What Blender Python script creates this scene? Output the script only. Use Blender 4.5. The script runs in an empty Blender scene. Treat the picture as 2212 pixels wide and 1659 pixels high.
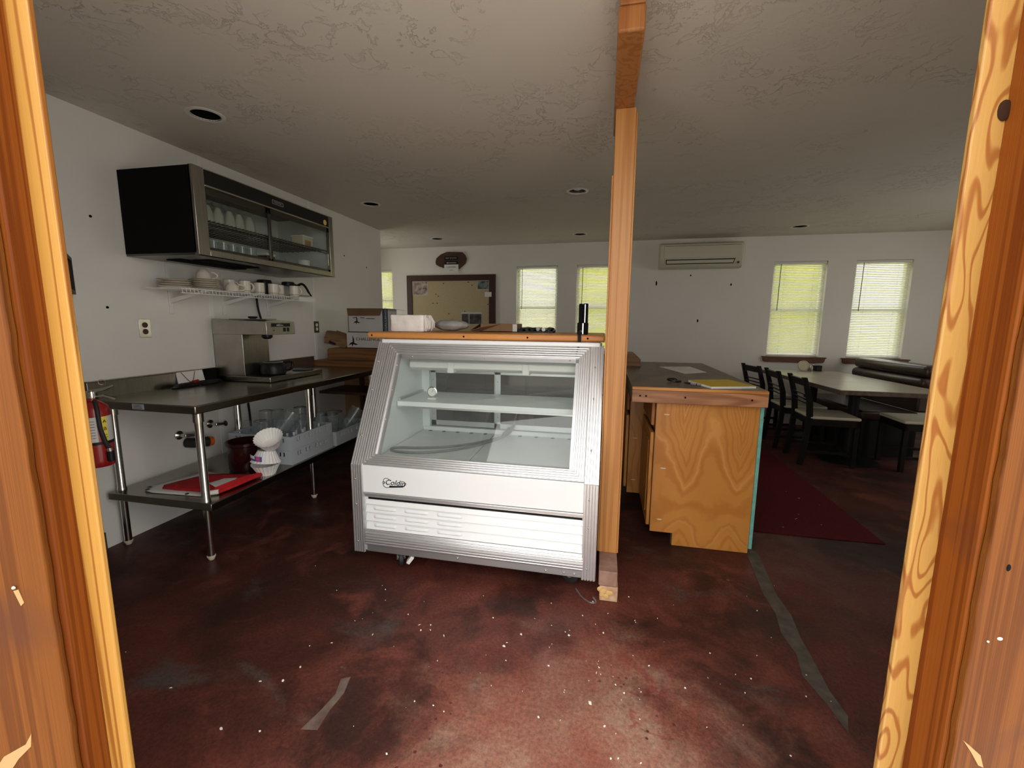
import bpy, bmesh, math, random
from mathutils import Vector, Matrix, Euler

random.seed(7)
S = bpy.context.scene
COL = S.collection
PI = math.pi

# ------------------------------------------------------------------ camera
cam_d = bpy.data.cameras.new('camera')
cam_d.sensor_fit = 'HORIZONTAL'
cam_d.sensor_width = 36.0
cam_d.lens = 935.0 * 36.0 / 2212.0
cam_d.clip_start = 0.02
cam = bpy.data.objects.new('camera', cam_d)
COL.objects.link(cam)
CAMZ = 1.33
def cam_axes(yaw, pitch, roll):
    f = Vector((math.sin(yaw) * math.cos(pitch), math.cos(yaw) * math.cos(pitch), -math.sin(pitch)))
    r = Vector((math.cos(yaw), -math.sin(yaw), 0))
    u = r.cross(f)
    return math.cos(roll) * r + math.sin(roll) * u, -math.sin(roll) * r + math.cos(roll) * u, f
cr, cu, cf = cam_axes(math.radians(-11.9), math.radians(8.2), math.radians(0.5))
M = Matrix((cr, cu, -cf)).transposed().to_4x4()
M.translation = Vector((0, 0, CAMZ))
cam.matrix_world = M
S.camera = cam

# ------------------------------------------------------------------ world, sky and exposure
world = bpy.data.worlds.new('overcast_sky')
S.world = world
world.use_nodes = True
wn = world.node_tree
wbg = wn.nodes['Background']
wbg.inputs[0].default_value = (1.0, 0.975, 0.93, 1)
wbg.inputs[1].default_value = 3.4
S.view_settings.view_transform = 'Standard'
S.view_settings.look = 'None'
S.view_settings.exposure = 0.0
S.view_settings.gamma = 1.0
S.view_settings.use_curve_mapping = False
S.cycles.use_denoising = True
S.cycles.use_adaptive_sampling = True
S.cycles.adaptive_threshold = 0.08
S.cycles.max_bounces = 8
S.cycles.diffuse_bounces = 5
S.cycles.glossy_bounces = 4
S.cycles.transparent_max_bounces = 20
S.cycles.sample_clamp_indirect = 6.0

def portal(name, loc, rot, sx, sy):
    l = bpy.data.lights.new(name, 'AREA')
    l.shape = 'RECTANGLE'; l.size = sx; l.size_y = sy
    l.cycles.is_portal = True
    o = bpy.data.objects.new(name, l); COL.objects.link(o)
    o.location = loc; o.rotation_euler = rot
    return o

# ------------------------------------------------------------------ materials
def mat(name, col=(.8, .8, .8), rough=.5, metal=0.0, spec=.5, noise=None, bump=None, coat=0):
    """principled; noise=(scale,(darker colour),detail[,stretch]); bump=(scale,strength,distance)"""
    m = bpy.data.materials.new(name); m.use_nodes = True
    t = m.node_tree; b = t.nodes['Principled BSDF']
    b.inputs['Base Color'].default_value = (*col, 1)
    b.inputs['Roughness'].default_value = rough
    b.inputs['Metallic'].default_value = metal
    b.inputs['Specular IOR Level'].default_value = spec
    b.inputs['Coat Weight'].default_value = coat
    tc = t.nodes.new('ShaderNodeTexCoord')
    if noise:
        n = t.nodes.new('ShaderNodeTexNoise'); n.inputs['Scale'].default_value = noise[0]
        n.inputs['Detail'].default_value = noise[2]
        mp = t.nodes.new('ShaderNodeMapping')
        if len(noise) > 3: mp.inputs['Scale'].default_value = noise[3]
        t.links.new(tc.outputs['Object'], mp.inputs[0]); t.links.new(mp.outputs[0], n.inputs['Vector'])
        r = t.nodes.new('ShaderNodeValToRGB')
        r.color_ramp.elements[0].position = .32; r.color_ramp.elements[0].color = (*noise[1], 1)
        r.color_ramp.elements[1].position = .68; r.color_ramp.elements[1].color = (*col, 1)
        t.links.new(n.outputs['Fac'], r.inputs[0]); t.links.new(r.outputs[0], b.inputs['Base Color'])
    if bump:
        n2 = t.nodes.new('ShaderNodeTexNoise'); n2.inputs['Scale'].default_value = bump[0]; n2.inputs['Detail'].default_value = 4
        bp = t.nodes.new('ShaderNodeBump'); bp.inputs['Strength'].default_value = bump[1]; bp.inputs['Distance'].default_value = bump[2]
        t.links.new(tc.outputs['Object'], n2.inputs['Vector']); t.links.new(n2.outputs['Fac'], bp.inputs['Height'])
        t.links.new(bp.outputs[0], b.inputs['Normal'])
    return m

def wood(name, light, dark, stretch, rings=7.0, sharp=.55, rough=.45, fine=.25, offs=(0, 0, 0), spec=.4, stain=None):
    """figured wood: level lines of a stretched noise field (cathedral grain and knots) plus fine fibre streaks"""
    m = bpy.data.materials.new(name); m.use_nodes = True
    t = m.node_tree; b = t.nodes['Principled BSDF']
    b.inputs['Roughness'].default_value = rough; b.inputs['Specular IOR Level'].default_value = spec
    L = t.links.new; N = t.nodes.new
    tc = N('ShaderNodeTexCoord'); mp = N('ShaderNodeMapping')
    mp.inputs['Scale'].default_value = stretch; mp.inputs['Location'].default_value = offs
    L(tc.outputs['Object'], mp.inputs[0])
    n = N('ShaderNodeTexNoise'); n.inputs['Scale'].default_value = 1.0; n.inputs['Detail'].default_value = 2.0; n.inputs['Roughness'].default_value = .35
    L(mp.outputs[0], n.inputs['Vector'])
    mu = N('ShaderNodeMath'); mu.operation = 'MULTIPLY'; mu.inputs[1].default_value = rings * 2 * PI
    L(n.outputs['Fac'], mu.inputs[0])
    si = N('ShaderNodeMath'); si.operation = 'SINE'; L(mu.outputs[0], si.inputs[0])
    mr = N('ShaderNodeMapRange'); mr.inputs[1].default_value = sharp - .5; mr.inputs[2].default_value = 1.0
    mr.interpolation_type = 'SMOOTHSTEP'; L(si.outputs[0], mr.inputs[0])
    mp2 = N('ShaderNodeMapping'); mp2.inputs['Scale'].default_value = (stretch[0] * 22, stretch[1] * 22, stretch[2] * 3.0)
    if stretch[0] == min(stretch): mp2.inputs['Scale'].default_value = (stretch[0] * 3, stretch[1] * 22, stretch[2] * 22)
    if stretch[1] == min(stretch) and stretch[1] < stretch[0]: mp2.inputs['Scale'].default_value = (stretch[0] * 22, stretch[1] * 3, stretch[2] * 22)
    L(tc.outputs['Object'], mp2.inputs[0])
    n2 = N('ShaderNodeTexNoise'); n2.inputs['Scale'].default_value = 1.0; n2.inputs['Detail'].default_value = 3
    L(mp2.outputs[0], n2.inputs['Vector'])
    mx = N('ShaderNodeMix'); mx.data_type = 'RGBA'
    mx.inputs[6].default_value = (*light, 1); mx.inputs[7].default_value = (*dark, 1)
    L(mr.outputs[0], mx.inputs[0])
    mr2 = N('ShaderNodeMapRange'); mr2.inputs[1].default_value = .3; mr2.inputs[2].default_value = .75
    mr2.inputs[3].default_value = 1.0 + fine * .4; mr2.inputs[4].default_value = 1.0 - fine
    L(n2.outputs['Fac'], mr2.inputs[0])
    mm = N('ShaderNodeVectorMath'); mm.operation = 'SCALE'; L(mx.outputs[2], mm.inputs[0]); L(mr2.outputs[0], mm.inputs[3])
    out = mm.outputs[0]
    if stain:
        n3 = N('ShaderNodeTexNoise'); n3.inputs['Scale'].default_value = stain[1]; n3.inputs['Detail'].default_value = 5
        L(tc.outputs['Object'], n3.inputs['Vector'])
        r3 = N('ShaderNodeMapRange'); r3.inputs[1].default_value = stain[2]; r3.inputs[2].default_value = stain[2] + .18
        L(n3.outputs['Fac'], r3.inputs[0])
        m3 = N('ShaderNodeMix'); m3.data_type = 'RGBA'; m3.inputs[7].default_value = (*stain[0], 1)
        L(r3.outputs[0], m3.inputs[0]); L(out, m3.inputs[6]); out = m3.outputs[2]
    L(out, b.inputs['Base Color'])
    bp = N('ShaderNodeBump'); bp.inputs['Strength'].default_value = .12; bp.inputs['Distance'].default_value = .002
    L(n2.outputs['Fac'], bp.inputs['Height']); L(bp.outputs[0], b.inputs['Normal'])
    return m

def flame_ply(name, light, dark, pale):
    """rotary cut plywood: chevron level lines bent by noise"""
    m = bpy.data.materials.new(name); m.use_nodes = True
    t = m.node_tree; b = t.nodes['Principled BSDF']; L = t.links.new; N = t.nodes.new
    b.inputs['Roughness'].default_value = .38; b.inputs['Specular IOR Level'].default_value = .4
    def mth(op, a, c=0.0):
        x = N('ShaderNodeMath'); x.operation = op
        for i, v in ((0, a), (1, c)):
            if isinstance(v, (int, float)): x.inputs[i].default_value = v
            else: L(v, x.inputs[i])
        return x.outputs[0]
    def nz(sc, det, st=(1, 1, 1), off=(0, 0, 0)):
        mp = N('ShaderNodeMapping'); mp.inputs['Scale'].default_value = st; mp.inputs['Location'].default_value = off
        n = N('ShaderNodeTexNoise'); n.inputs['Scale'].default_value = sc; n.inputs['Detail'].default_value = det
        L(tc.outputs['Object'], mp.inputs[0]); L(mp.outputs[0], n.inputs['Vector']); return n.outputs['Fac']
    tc = N('ShaderNodeTexCoord'); sp_ = N('ShaderNodeSeparateXYZ'); L(tc.outputs['Object'], sp_.inputs[0])
    x = mth('ADD', sp_.outputs[0], mth('MULTIPLY', mth('SUBTRACT', nz(2.6, 2), .5), .16))
    vee = mth('ABSOLUTE', mth('SINE', mth('MULTIPLY', mth('ADD', x, .115), 10.5)))
    wgt = mth('MULTIPLY', mth('SUBTRACT', sp_.outputs[2], .24), .75)       # chevrons up high, arches near the floor
    f = mth('SUBTRACT', sp_.outputs[2], mth('MULTIPLY', vee, wgt))
    f = mth('ADD', f, mth('MULTIPLY', nz(5.0, 3), .16))
    f = mth('ADD', f, mth('MULTIPLY', nz(38, 2, (1, 1, .6)), .018))
    s_ = mth('SINE', mth('MULTIPLY', f, 78.0))
    r1 = N('ShaderNodeMapRange'); r1.inputs[1].default_value = -.2; r1.inputs[2].default_value = 1.0; L(s_, r1.inputs[0])
    s2 = mth('SINE', mth('MULTIPLY', f, 31.0))
    r2 = N('ShaderNodeMapRange'); r2.inputs[1].default_value = .93; r2.inputs[2].default_value = 1.0; r2.inputs[4].default_value = .35; L(s2, r2.inputs[0])
    blot = nz(2.2, 4, off=(3, 0, 1))
    rb = N('ShaderNodeMapRange'); rb.inputs[1].default_value = .35; rb.inputs[2].default_value = .7; L(blot, rb.inputs[0])
    m1 = N('ShaderNodeMix'); m1.data_type = 'RGBA'; m1.inputs[6].default_value = (*light, 1); m1.inputs[7].default_value = (*dark, 1)
    L(mth('MULTIPLY', mth('ADD', mth('MULTIPLY', r1.outputs[0], .5), mth('MULTIPLY', rb.outputs[0], .5)), 1.0), m1.inputs[0])
    m2 = N('ShaderNodeMix'); m2.data_type = 'RGBA'; m2.inputs[7].default_value = (*pale, 1); L(r2.outputs[0], m2.inputs[0]); L(m1.outputs[2], m2.inputs[6])
    L(m2.outputs[2], b.inputs['Base Color'])
    return m

def thin_glass(name, tint=(.96, .98, .97), rough=.02, haze=0.0, hazecol=(.8, .85, .85)):
    m = bpy.data.materials.new(name); m.use_nodes = True
    t = m.node_tree; t.nodes.clear(); N = t.nodes.new; L = t.links.new
    o = N('ShaderNodeOutputMaterial'); tr = N('ShaderNodeBsdfTransparent'); tr.inputs[0].default_value = (*tint, 1)
    gl = N('ShaderNodeBsdfGlossy'); gl.inputs['Roughness'].default_value = rough
    fr = N('ShaderNodeFresnel'); ge = N('ShaderNodeNewGeometry'); io = N('ShaderNodeMapRange')   # same reflectance from both faces of a thin pane
    io.inputs[3].default_value = 1.5; io.inputs[4].default_value = 1 / 1.5; L(ge.outputs['Backfacing'], io.inputs[0]); L(io.outputs[0], fr.inputs[0])
    mx = N('ShaderNodeMixShader'); L(fr.outputs[0], mx.inputs[0]); L(tr.outputs[0], mx.inputs[1]); L(gl.outputs[0], mx.inputs[2])
    res = mx.outputs[0]
    if haze > 0:
        di = N('ShaderNodeBsdfDiffuse'); di.inputs[0].default_value = (*hazecol, 1)
        tc = N('ShaderNodeTexCoord'); n = N('ShaderNodeTexNoise'); n.inputs['Scale'].default_value = 6; n.inputs['Detail'].default_value = 4
        L(tc.outputs['Object'], n.inputs['Vector'])
        mr = N('ShaderNodeMapRange'); mr.inputs[3].default_value = haze * .5; mr.inputs[4].default_value = haze * 1.5
        L(n.outputs['Fac'], mr.inputs[0])
        m2 = N('ShaderNodeMixShader'); L(mr.outputs[0], m2.inputs[0]); L(res, m2.inputs[1]); L(di.outputs[0], m2.inputs[2]); res = m2.outputs[0]
    L(res, o.inputs[0])
    return m

def translucent(name, col, k=.5):
    m = bpy.data.materials.new(name); m.use_nodes = True
    t = m.node_tree; t.nodes.clear(); N = t.nodes.new; L = t.links.new
    o = N('ShaderNodeOutputMaterial'); d = N('ShaderNodeBsdfDiffuse'); d.inputs[0].default_value = (*col, 1)
    tr = N('ShaderNodeBsdfTranslucent'); tr.inputs[0].default_value = (*col, 1)
    mx = N('ShaderNodeMixShader'); mx.inputs[0].default_value = k
    L(d.outputs[0], mx.inputs[1]); L(tr.outputs[0], mx.inputs[2]); L(mx.outputs[0], o.inputs[0])
    return m

def emit(name, col, s):
    m = bpy.data.materials.new(name); m.use_nodes = True
    b = m.node_tree.nodes['Principled BSDF']
    b.inputs['Emission Color'].default_value = (*col, 1); b.inputs['Emission Strength'].default_value = s
    return m

def floor_material():
    m = bpy.data.materials.new('stained_concrete'); m.use_nodes = True
    t = m.node_tree; b = t.nodes['Principled BSDF']; N = t.nodes.new; L = t.links.new
    tc = N('ShaderNodeTexCoord')
    def noise(sc, det, rough=.55, dist=0.0, off=(0, 0, 0), stretch=(1, 1, 1)):
        mp = N('ShaderNodeMapping'); mp.inputs['Location'].default_value = off; mp.inputs['Scale'].default_value = stretch
        L(tc.outputs['Object'], mp.inputs[0])
        n = N('ShaderNodeTexNoise'); n.inputs['Scale'].default_value = sc; n.inputs['Detail'].default_value = det
        n.inputs['Roughness'].default_value = rough; n.inputs['Distortion'].default_value = dist
        L(mp.outputs[0], n.inputs['Vector']); return n.outputs['Fac']
    def rng(v, a, bb, c=0.0, d=1.0):
        r = N('ShaderNodeMapRange'); r.interpolation_type = 'SMOOTHSTEP'
        r.inputs[1].default_value = a; r.inputs[2].default_value = bb; r.inputs[3].default_value = c; r.inputs[4].default_value = d
        L(v, r.inputs[0]); return r.outputs[0]
    def mix(f, a, c):
        x = N('ShaderNodeMix'); x.data_type = 'RGBA'
        if isinstance(f, float): x.inputs[0].default_value = f
        else: L(f, x.inputs[0])
        for i, v in ((6, a), (7, c)):
            if isinstance(v, tuple): x.inputs[i].default_value = (*v, 1)
            else: L(v, x.inputs[i])
        return x.outputs[2]
    def math_(op, a, c):
        x = N('ShaderNodeMath'); x.operation = op
        for i, v in ((0, a), (1, c)):
            if isinstance(v, float): x.inputs[i].default_value = v
            else: L(v, x.inputs[i])
        return x.outputs[0]
    base = mix(rng(noise(1.3, 6, .6, .6), .36, .64), (.034, .014, .0105), (.092, .024, .017))
    base = mix(rng(noise(3.1, 7, .62, 1.0, (4, 2, 0)), .52, .72), base, (.145, .040, .028))
    base = mix(rng(noise(2.2, 6, .65, .5, (9, 1, 0), (1, 1.6, 1)), .56, .72, 0, .8), base, (.075, .060, .054))
    # worn area by the doorway with the daylight pool painted in, edge broken by noise
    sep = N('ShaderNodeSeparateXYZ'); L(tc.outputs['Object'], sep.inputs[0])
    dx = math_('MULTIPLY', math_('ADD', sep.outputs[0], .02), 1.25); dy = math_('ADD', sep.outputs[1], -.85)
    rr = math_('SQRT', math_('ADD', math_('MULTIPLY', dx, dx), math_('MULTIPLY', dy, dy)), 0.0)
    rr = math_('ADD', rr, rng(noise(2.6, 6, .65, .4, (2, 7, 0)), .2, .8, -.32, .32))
    worn = rng(rr, .98, .45)  # one mask for both the wear and the painted daylight
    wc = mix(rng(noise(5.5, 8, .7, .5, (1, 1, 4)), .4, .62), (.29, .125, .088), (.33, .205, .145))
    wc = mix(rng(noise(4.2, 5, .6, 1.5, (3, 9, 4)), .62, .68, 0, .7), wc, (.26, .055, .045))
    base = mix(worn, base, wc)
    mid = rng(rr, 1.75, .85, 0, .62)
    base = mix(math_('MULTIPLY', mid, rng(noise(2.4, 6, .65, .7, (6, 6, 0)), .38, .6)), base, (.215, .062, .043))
    # grey scuffs, pale scratches and dark droplets
    base = mix(rng(noise(7.0, 8, .75, .2, (5, 5, 5), (1, .6, 1)), .665, .74, 0, .5), base, (.36, .33, .30))
    v = N('ShaderNodeTexVoronoi'); v.inputs['Scale'].default_value = 34
    L(tc.outputs['Object'], v.inputs['Vector'])
    drops = math_('MULTIPLY', rng(math_('ADD', v.outputs['Distance'], math_('MULTIPLY', noise(60, 3, .6), .5)), .46, .38), rng(noise(2.3, 2, .5, 0, (8, 3, 1)), .60, .64))
    base = mix(math_('MULTIPLY', drops, rng(rr, 1.2, .9)), base, (.10, .022, .020))
    gr = N('ShaderNodeVectorMath'); gr.operation = 'SCALE'; L(base, gr.inputs[0])
    L(rng(noise(75, 8, .8, 0, (1, 3, 2)), .30, .70, .62, 1.34), gr.inputs[3]); base = gr.outputs[0]
    base = mix(rng(noise(150, 3, .6, 0, (7, 3, 2)), .70, .76, 0, .45), base, (.40, .30, .25))
    L(base, b.inputs['Base Color'])
    L(rng(noise(3.5, 5, .6, 0, (2, 2, 2)), .3, .7, .42, .65), b.inputs['Roughness'])
    b.inputs['Specular IOR Level'].default_value = .22
    bp = N('ShaderNodeBump'); bp.inputs['Strength'].default_value = .12; bp.inputs['Distance'].default_value = .004
    L(noise(22, 5, .6), bp.inputs['Height']); L(bp.outputs[0], b.inputs['Normal'])
    return m

def ceiling_material():
    m = bpy.data.materials.new('knockdown_plaster'); m.use_nodes = True
    t = m.node_tree; b = t.nodes['Principled BSDF']; N = t.nodes.new; L = t.links.new
    b.inputs['Roughness'].default_value = .75; b.inputs['Specular IOR Level'].default_value = .2
    tc = N('ShaderNodeTexCoord')
    n = N('ShaderNodeTexNoise'); n.inputs['Scale'].default_value = 7.5; n.inputs['Detail'].default_value = 8; n.inputs['Roughness'].default_value = .68; n.inputs['Distortion'].default_value = .5
    L(tc.outputs['Object'], n.inputs['Vector'])
    # thin skip-trowel ridges: narrow bands around level lines
    a = N('ShaderNodeMath'); a.operation = 'SUBTRACT'; a.inputs[1].default_value = .53; L(n.outputs['Fac'], a.inputs[0])
    ab = N('ShaderNodeMath'); ab.operation = 'ABSOLUTE'; L(a.outputs[0], ab.inputs[0])
    r = N('ShaderNodeMapRange'); r.inputs[1].default_value = .014; r.inputs[2].default_value = 0; L(ab.outputs[0], r.inputs[0])
    n2 = N('ShaderNodeTexNoise'); n2.inputs['Scale'].default_value = 1.6; n2.inputs['Detail'].default_value = 3
    L(tc.outputs['Object'], n2.inputs['Vector'])
    r2 = N('ShaderNodeMapRange'); r2.inputs[1].default_value = .42; r2.inputs[2].default_value = .62; L(n2.outputs['Fac'], r2.inputs[0])
    mu = N('ShaderNodeMath'); mu.operation = 'MULTIPLY'; L(r.outputs[0], mu.inputs[0]); L(r2.outputs[0], mu.inputs[1])
    n3 = N('ShaderNodeTexNoise'); n3.inputs['Scale'].default_value = 9; n3.inputs['Detail'].default_value = 4
    L(tc.outputs['Object'], n3.inputs['Vector'])
    ad = N('ShaderNodeMath'); ad.operation = 'MULTIPLY_ADD'; ad.inputs[1].default_value = .6; L(n3.outputs['Fac'], ad.inputs[0]); L(mu.outputs[0], ad.inputs[2])
    bp = N('ShaderNodeBump'); bp.inputs['Strength'].default_value = .7; bp.inputs['Distance'].default_value = .003
    L(ad.outputs[0], bp.inputs['Height']); L(bp.outputs[0], b.inputs['Normal'])
    cr_ = N('ShaderNodeMix'); cr_.data_type = 'RGBA'; cr_.inputs[6].default_value = (.74, .69, .62, 1); cr_.inputs[7].default_value = (.69, .64, .565, 1)
    L(n2.outputs['Fac'], cr_.inputs[0]); L(cr_.outputs[2], b.inputs['Base Color'])
    return m

MT = {}
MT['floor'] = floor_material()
MT['ceiling'] = ceiling_material()
MT['wall'] = mat('painted_wall', (.86, .835, .785), .6, noise=(2.0, (.83, .805, .75), 3), bump=(60, .12, .002))
MT['frp'] = mat('plastic_wall_panel', (.82, .80, .76), .38, noise=(3.0, (.79, .77, .73), 3), bump=(140, .10, .001))
MT['pine'] = wood('bright_pine', (.42, .225, .058), (.27, .095, .018), (11, 11, 3.2), rings=11, sharp=.8, rough=.45, fine=.08, offs=(3, 1, 2))
MT['pine_straight'] = wood('straight_pine', (.46, .235, .048), (.28, .10, .014), (30, 30, .5), rings=4, sharp=.7, rough=.45, fine=.12)
MT['jamb'] = wood('reddish_stained_jamb', (.20, .053, .006), (.135, .030, .003), (40, 40, .4), rings=3, sharp=.5, rough=.5, fine=.3, spec=.15, stain=((.075, .024, .012), 3.0, .62))
MT['casing'] = wood('worn_stained_casing', (.165, .052, .008), (.118, .034, .005), (34, 34, .5), rings=3, sharp=.5, rough=.6, fine=.3, spec=.12, stain=((.085, .028, .014), 3.4, .57))
MT['post'] = wood('fir_post', (.50, .225, .065), (.42, .17, .042), (16, 16, .5), rings=5, sharp=.5, rough=.4, fine=.15)
MT['post_dark'] = wood('dark_fir', (.42, .165, .048), (.33, .115, .03), (16, 16, .5), rings=5, sharp=.5, rough=.45, fine=.2)
MT['bareblock'] = mat('raw_lumber_end', (.56, .37, .23), .7, noise=(30, (.40, .22, .12), 5))
MT['greyblock'] = mat('dirty_lumber', (.36, .22, .16), .7, noise=(18, (.25, .13, .10), 5))
MT['ply'] = wood('varnished_plywood', (.54, .23, .05), (.45, .17, .033), (4.6, 4.6, 1.5), rings=9, sharp=.9, rough=.38, fine=.10, offs=(1.2, 0, .4))
MT['flame'] = flame_ply('figured_plywood', (.58, .25, .055), (.44, .155, .026), (.70, .36, .12))
MT['board'] = wood('honey_wood_edge', (.62, .27, .075), (.50, .19, .05), (.8, 14, 14), rings=5, sharp=.5, rough=.4, fine=.15)
MT['walnut'] = wood('mixed_walnut_edge', (.50, .24, .115), (.30, .125, .055), (1.1, 9, 9), rings=5, sharp=.3, rough=.45, fine=.2)
MT['worktop'] = wood('brown_worktop', (.155, .105, .06), (.095, .062, .036), (6, 1.2, 6), rings=4, sharp=.3, rough=.35, fine=.2, stain=((.07, .045, .03), 6, .58))
MT['ledge'] = wood('brown_ledge', (.25, .115, .043), (.18, .075, .026), (.9, 12, 12), rings=5, sharp=.5, rough=.45, fine=.2)
MT['osb'] = mat('strand_board', (.55, .33, .13), .7, noise=(22, (.26, .12, .04), 6, (1, 1, 2.4)))
MT['plydark'] = mat('plain_brown_panel', (.42, .25, .10), .6, noise=(6, (.34, .19, .075), 4))
MT['steel'] = mat('brushed_steel', (.43, .41, .37), .30, 1.0, noise=(8, (.36, .34, .305), 4, (1, 12, 1)))
MT['steel_top'] = mat('worn_steel_top', (.35, .33, .285), .24, 1.0, noise=(7, (.28, .26, .22), 5))
MT['steel_dark'] = mat('dark_steel', (.13, .12, .105), .28, 1.0)
MT['frosted'] = thin_glass('milky_glassware', (.90, .92, .90), .05, .30, (.86, .86, .76))
MT['chrome'] = mat('polished_tube', (.66, .64, .60), .16, 1.0)
MT['alu'] = mat('aluminium_trim', (.84, .84, .85), .36, .88)
MT['alu_dull'] = mat('dull_aluminium', (.62, .63, .64), .4, .9)
MT['black'] = mat('black_plastic', (.008, .008, .008), .42, spec=.3)
MT['blackmatte'] = mat('black_matte', (.006, .006, .006), .9, spec=.1)
MT['black_wood'] = mat('black_stained_wood', (.011, .008, .0065), .5, spec=.22, noise=(12, (.007, .005, .004), 3))
MT['white_enamel'] = mat('white_enamel', (.86, .87, .88), .32, noise=(3, (.83, .845, .86), 2))
MT['white_plastic'] = mat('white_plastic', (.80, .79, .76), .4)
MT['liner'] = mat('white_liner', (.80, .84, .83), .4)
MT['deck'] = mat('grey_white_deck', (.70, .725, .71), .35, noise=(14, (.64, .66, .65), 5))
MT['cream'] = mat('cream_vinyl', (.66, .60, .46), .5, noise=(5, (.58, .52, .39), 3))
MT['brownvinyl'] = mat('brown_vinyl', (.060, .034, .026), .3, noise=(9, (.045, .025, .019), 3), bump=(40, .15, .002))
MT['laminate'] = mat('grey_beige_laminate', (.44, .39, .29), .28, noise=(3.2, (.27, .235, .17), 5))
MT['darkedge'] = mat('dark_table_edge', (.09, .05, .035), .5, noise=(30, (.16, .12, .09), 4))
MT['china'] = mat('cream_china', (.80, .75, .64), .25)
MT['chinadark'] = mat('brown_china_rim', (.14, .085, .05), .3)
MT['glass'] = thin_glass('clear_glass')
MT['jar'] = thin_glass('glassware', (.90, .92, .92), .04, .06, (.75, .78, .78))
MT['caseglass'] = thin_glass('case_front_glass', (.95, .97, .965), .02, .02, (.8, .85, .85))
MT['reardoor'] = thin_glass('dusty_rear_glass', (.62, .63, .62), .05, .06, (.55, .57, .57))
MT['slat'] = translucent('blind_slat', (.90, .89, .83), .5)
MT['whitepaint'] = mat('white_vinyl_frame', (.85, .85, .83), .4)
MT['paper'] = mat('white_paper', (.82, .81, .78), .8)
MT['shrink'] = mat('white_plastic_wrap', (.93, .90, .87), .25, noise=(9, (.76, .70, .66), 4), bump=(14, .7, .012))
MT['greybag'] = mat('grey_clear_bag', (.50, .50, .48), .25, noise=(6, (.20, .20, .20), 4), bump=(13, .8, .012))
MT['card'] = mat('brown_cardboard', (.25, .145, .07), .8, noise=(4, (.19, .105, .05), 4))
MT['carddark'] = mat('dark_brown_cardboard', (.20, .115, .055), .8, noise=(5, (.15, .085, .04), 4))
MT['whitecard'] = mat('white_printed_carton', (.64, .62, .60), .7, noise=(5, (.58, .56, .54), 3))
MT['bluestrip'] = mat('dark_blue_print', (.02, .055, .10), .6)
MT['red'] = mat('red_enamel', (.27, .008, .008), .28, coat=.3)
MT['redcloth'] = mat('red_cloth', (.58, .010, .016), .8, noise=(14, (.42, .006, .012), 3))
MT['whitecloth'] = mat('white_cloth', (.80, .78, .74), .85)
MT['maroon'] = mat('maroon_glaze', (.024, .004, .004), .18)
MT['rack'] = mat('grey_rack_plastic', (.46, .50, .54), .5)
MT['filter'] = mat('white_filter_paper', (.88, .86, .84), .8)
MT['teal'] = mat('teal_paint', (.20, .50, .43), .6, noise=(30, (.14, .38, .33), 4))
MT['yellow'] = mat('yellow_cover', (.66, .46, .012), .5)
MT['yellowtag'] = mat('yellow_label', (.80, .66, .05), .5)
MT['rug'] = mat('dark_red_rug', (.095, .010, .012), .95, noise=(90, (.070, .007, .010), 3), spec=.1)
MT['grout'] = mat('grey_patch_concrete', (.092, .080, .062), .8, noise=(16, (.05, .034, .026), 6))
MT['chips'] = mat('pale_paint_chips', (.82, .78, .68), .7)
MT['cork'] = mat('tan_cork', (.54, .445, .27), .85, noise=(60, (.47, .385, .23), 5))
MT['darkframe'] = mat('dark_red_brown_wood', (.060, .018, .013), .45, noise=(10, (.045, .013, .010), 3))
MT['brownslab'] = mat('dark_brown_slab', (.085, .036, .020), .45, noise=(9, (.06, .024, .014), 4))
MT['sillwood'] = mat('dark_sill_wood', (.17, .070, .032), .45, noise=(9, (.12, .048, .022), 4, (1, 8, 8)))
MT['ac'] = mat('cream_ac_plastic', (.66, .63, .50), .42)
MT['orange'] = mat('orange_plastic', (.85, .16, .02), .4)
MT['cord'] = mat('grey_cord', (.16, .17, .17), .5)
MT['blueprint'] = mat('blue_print', (.06, .10, .42), .5)
MT['pinkprint'] = mat('pink_print', (.70, .08, .16), .5)
MT['brass'] = mat('gold_sticker', (.75, .52, .10), .35)
MT['lawn'] = mat('sunny_lawn', (.62, .61, .28), .9, noise=(1.5, (.30, .38, .05), 5))
MT['hedge'] = mat('yellow_green_hedge', (.50, .47, .12), .8, noise=(1.6, (.30, .32, .06), 5))
MT['gravel'] = mat('pale_gravel', (.58, .54, .48), .9, noise=(30, (.47, .43, .38), 5))
MT['photo_a'] = mat('sepia_photo_print', (.62, .52, .44), .4, noise=(16, (.10, .045, .05), 2))
MT['photo_b'] = mat('green_photo_print', (.34, .38, .36), .4, noise=(13, (.02, .04, .025), 2))
MT['photo_c'] = mat('dark_photo_print', (.13, .12, .11), .4, noise=(14, (.012, .014, .012), 2))
MT['darkred'] = mat('dark_liquid', (.05, .012, .006), .2)
MT['bulb'] = mat('frosted_bulb', (.85, .84, .80), .3)
MT['rubber'] = mat('black_rubber', (.015, .015, .015), .6)

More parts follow.
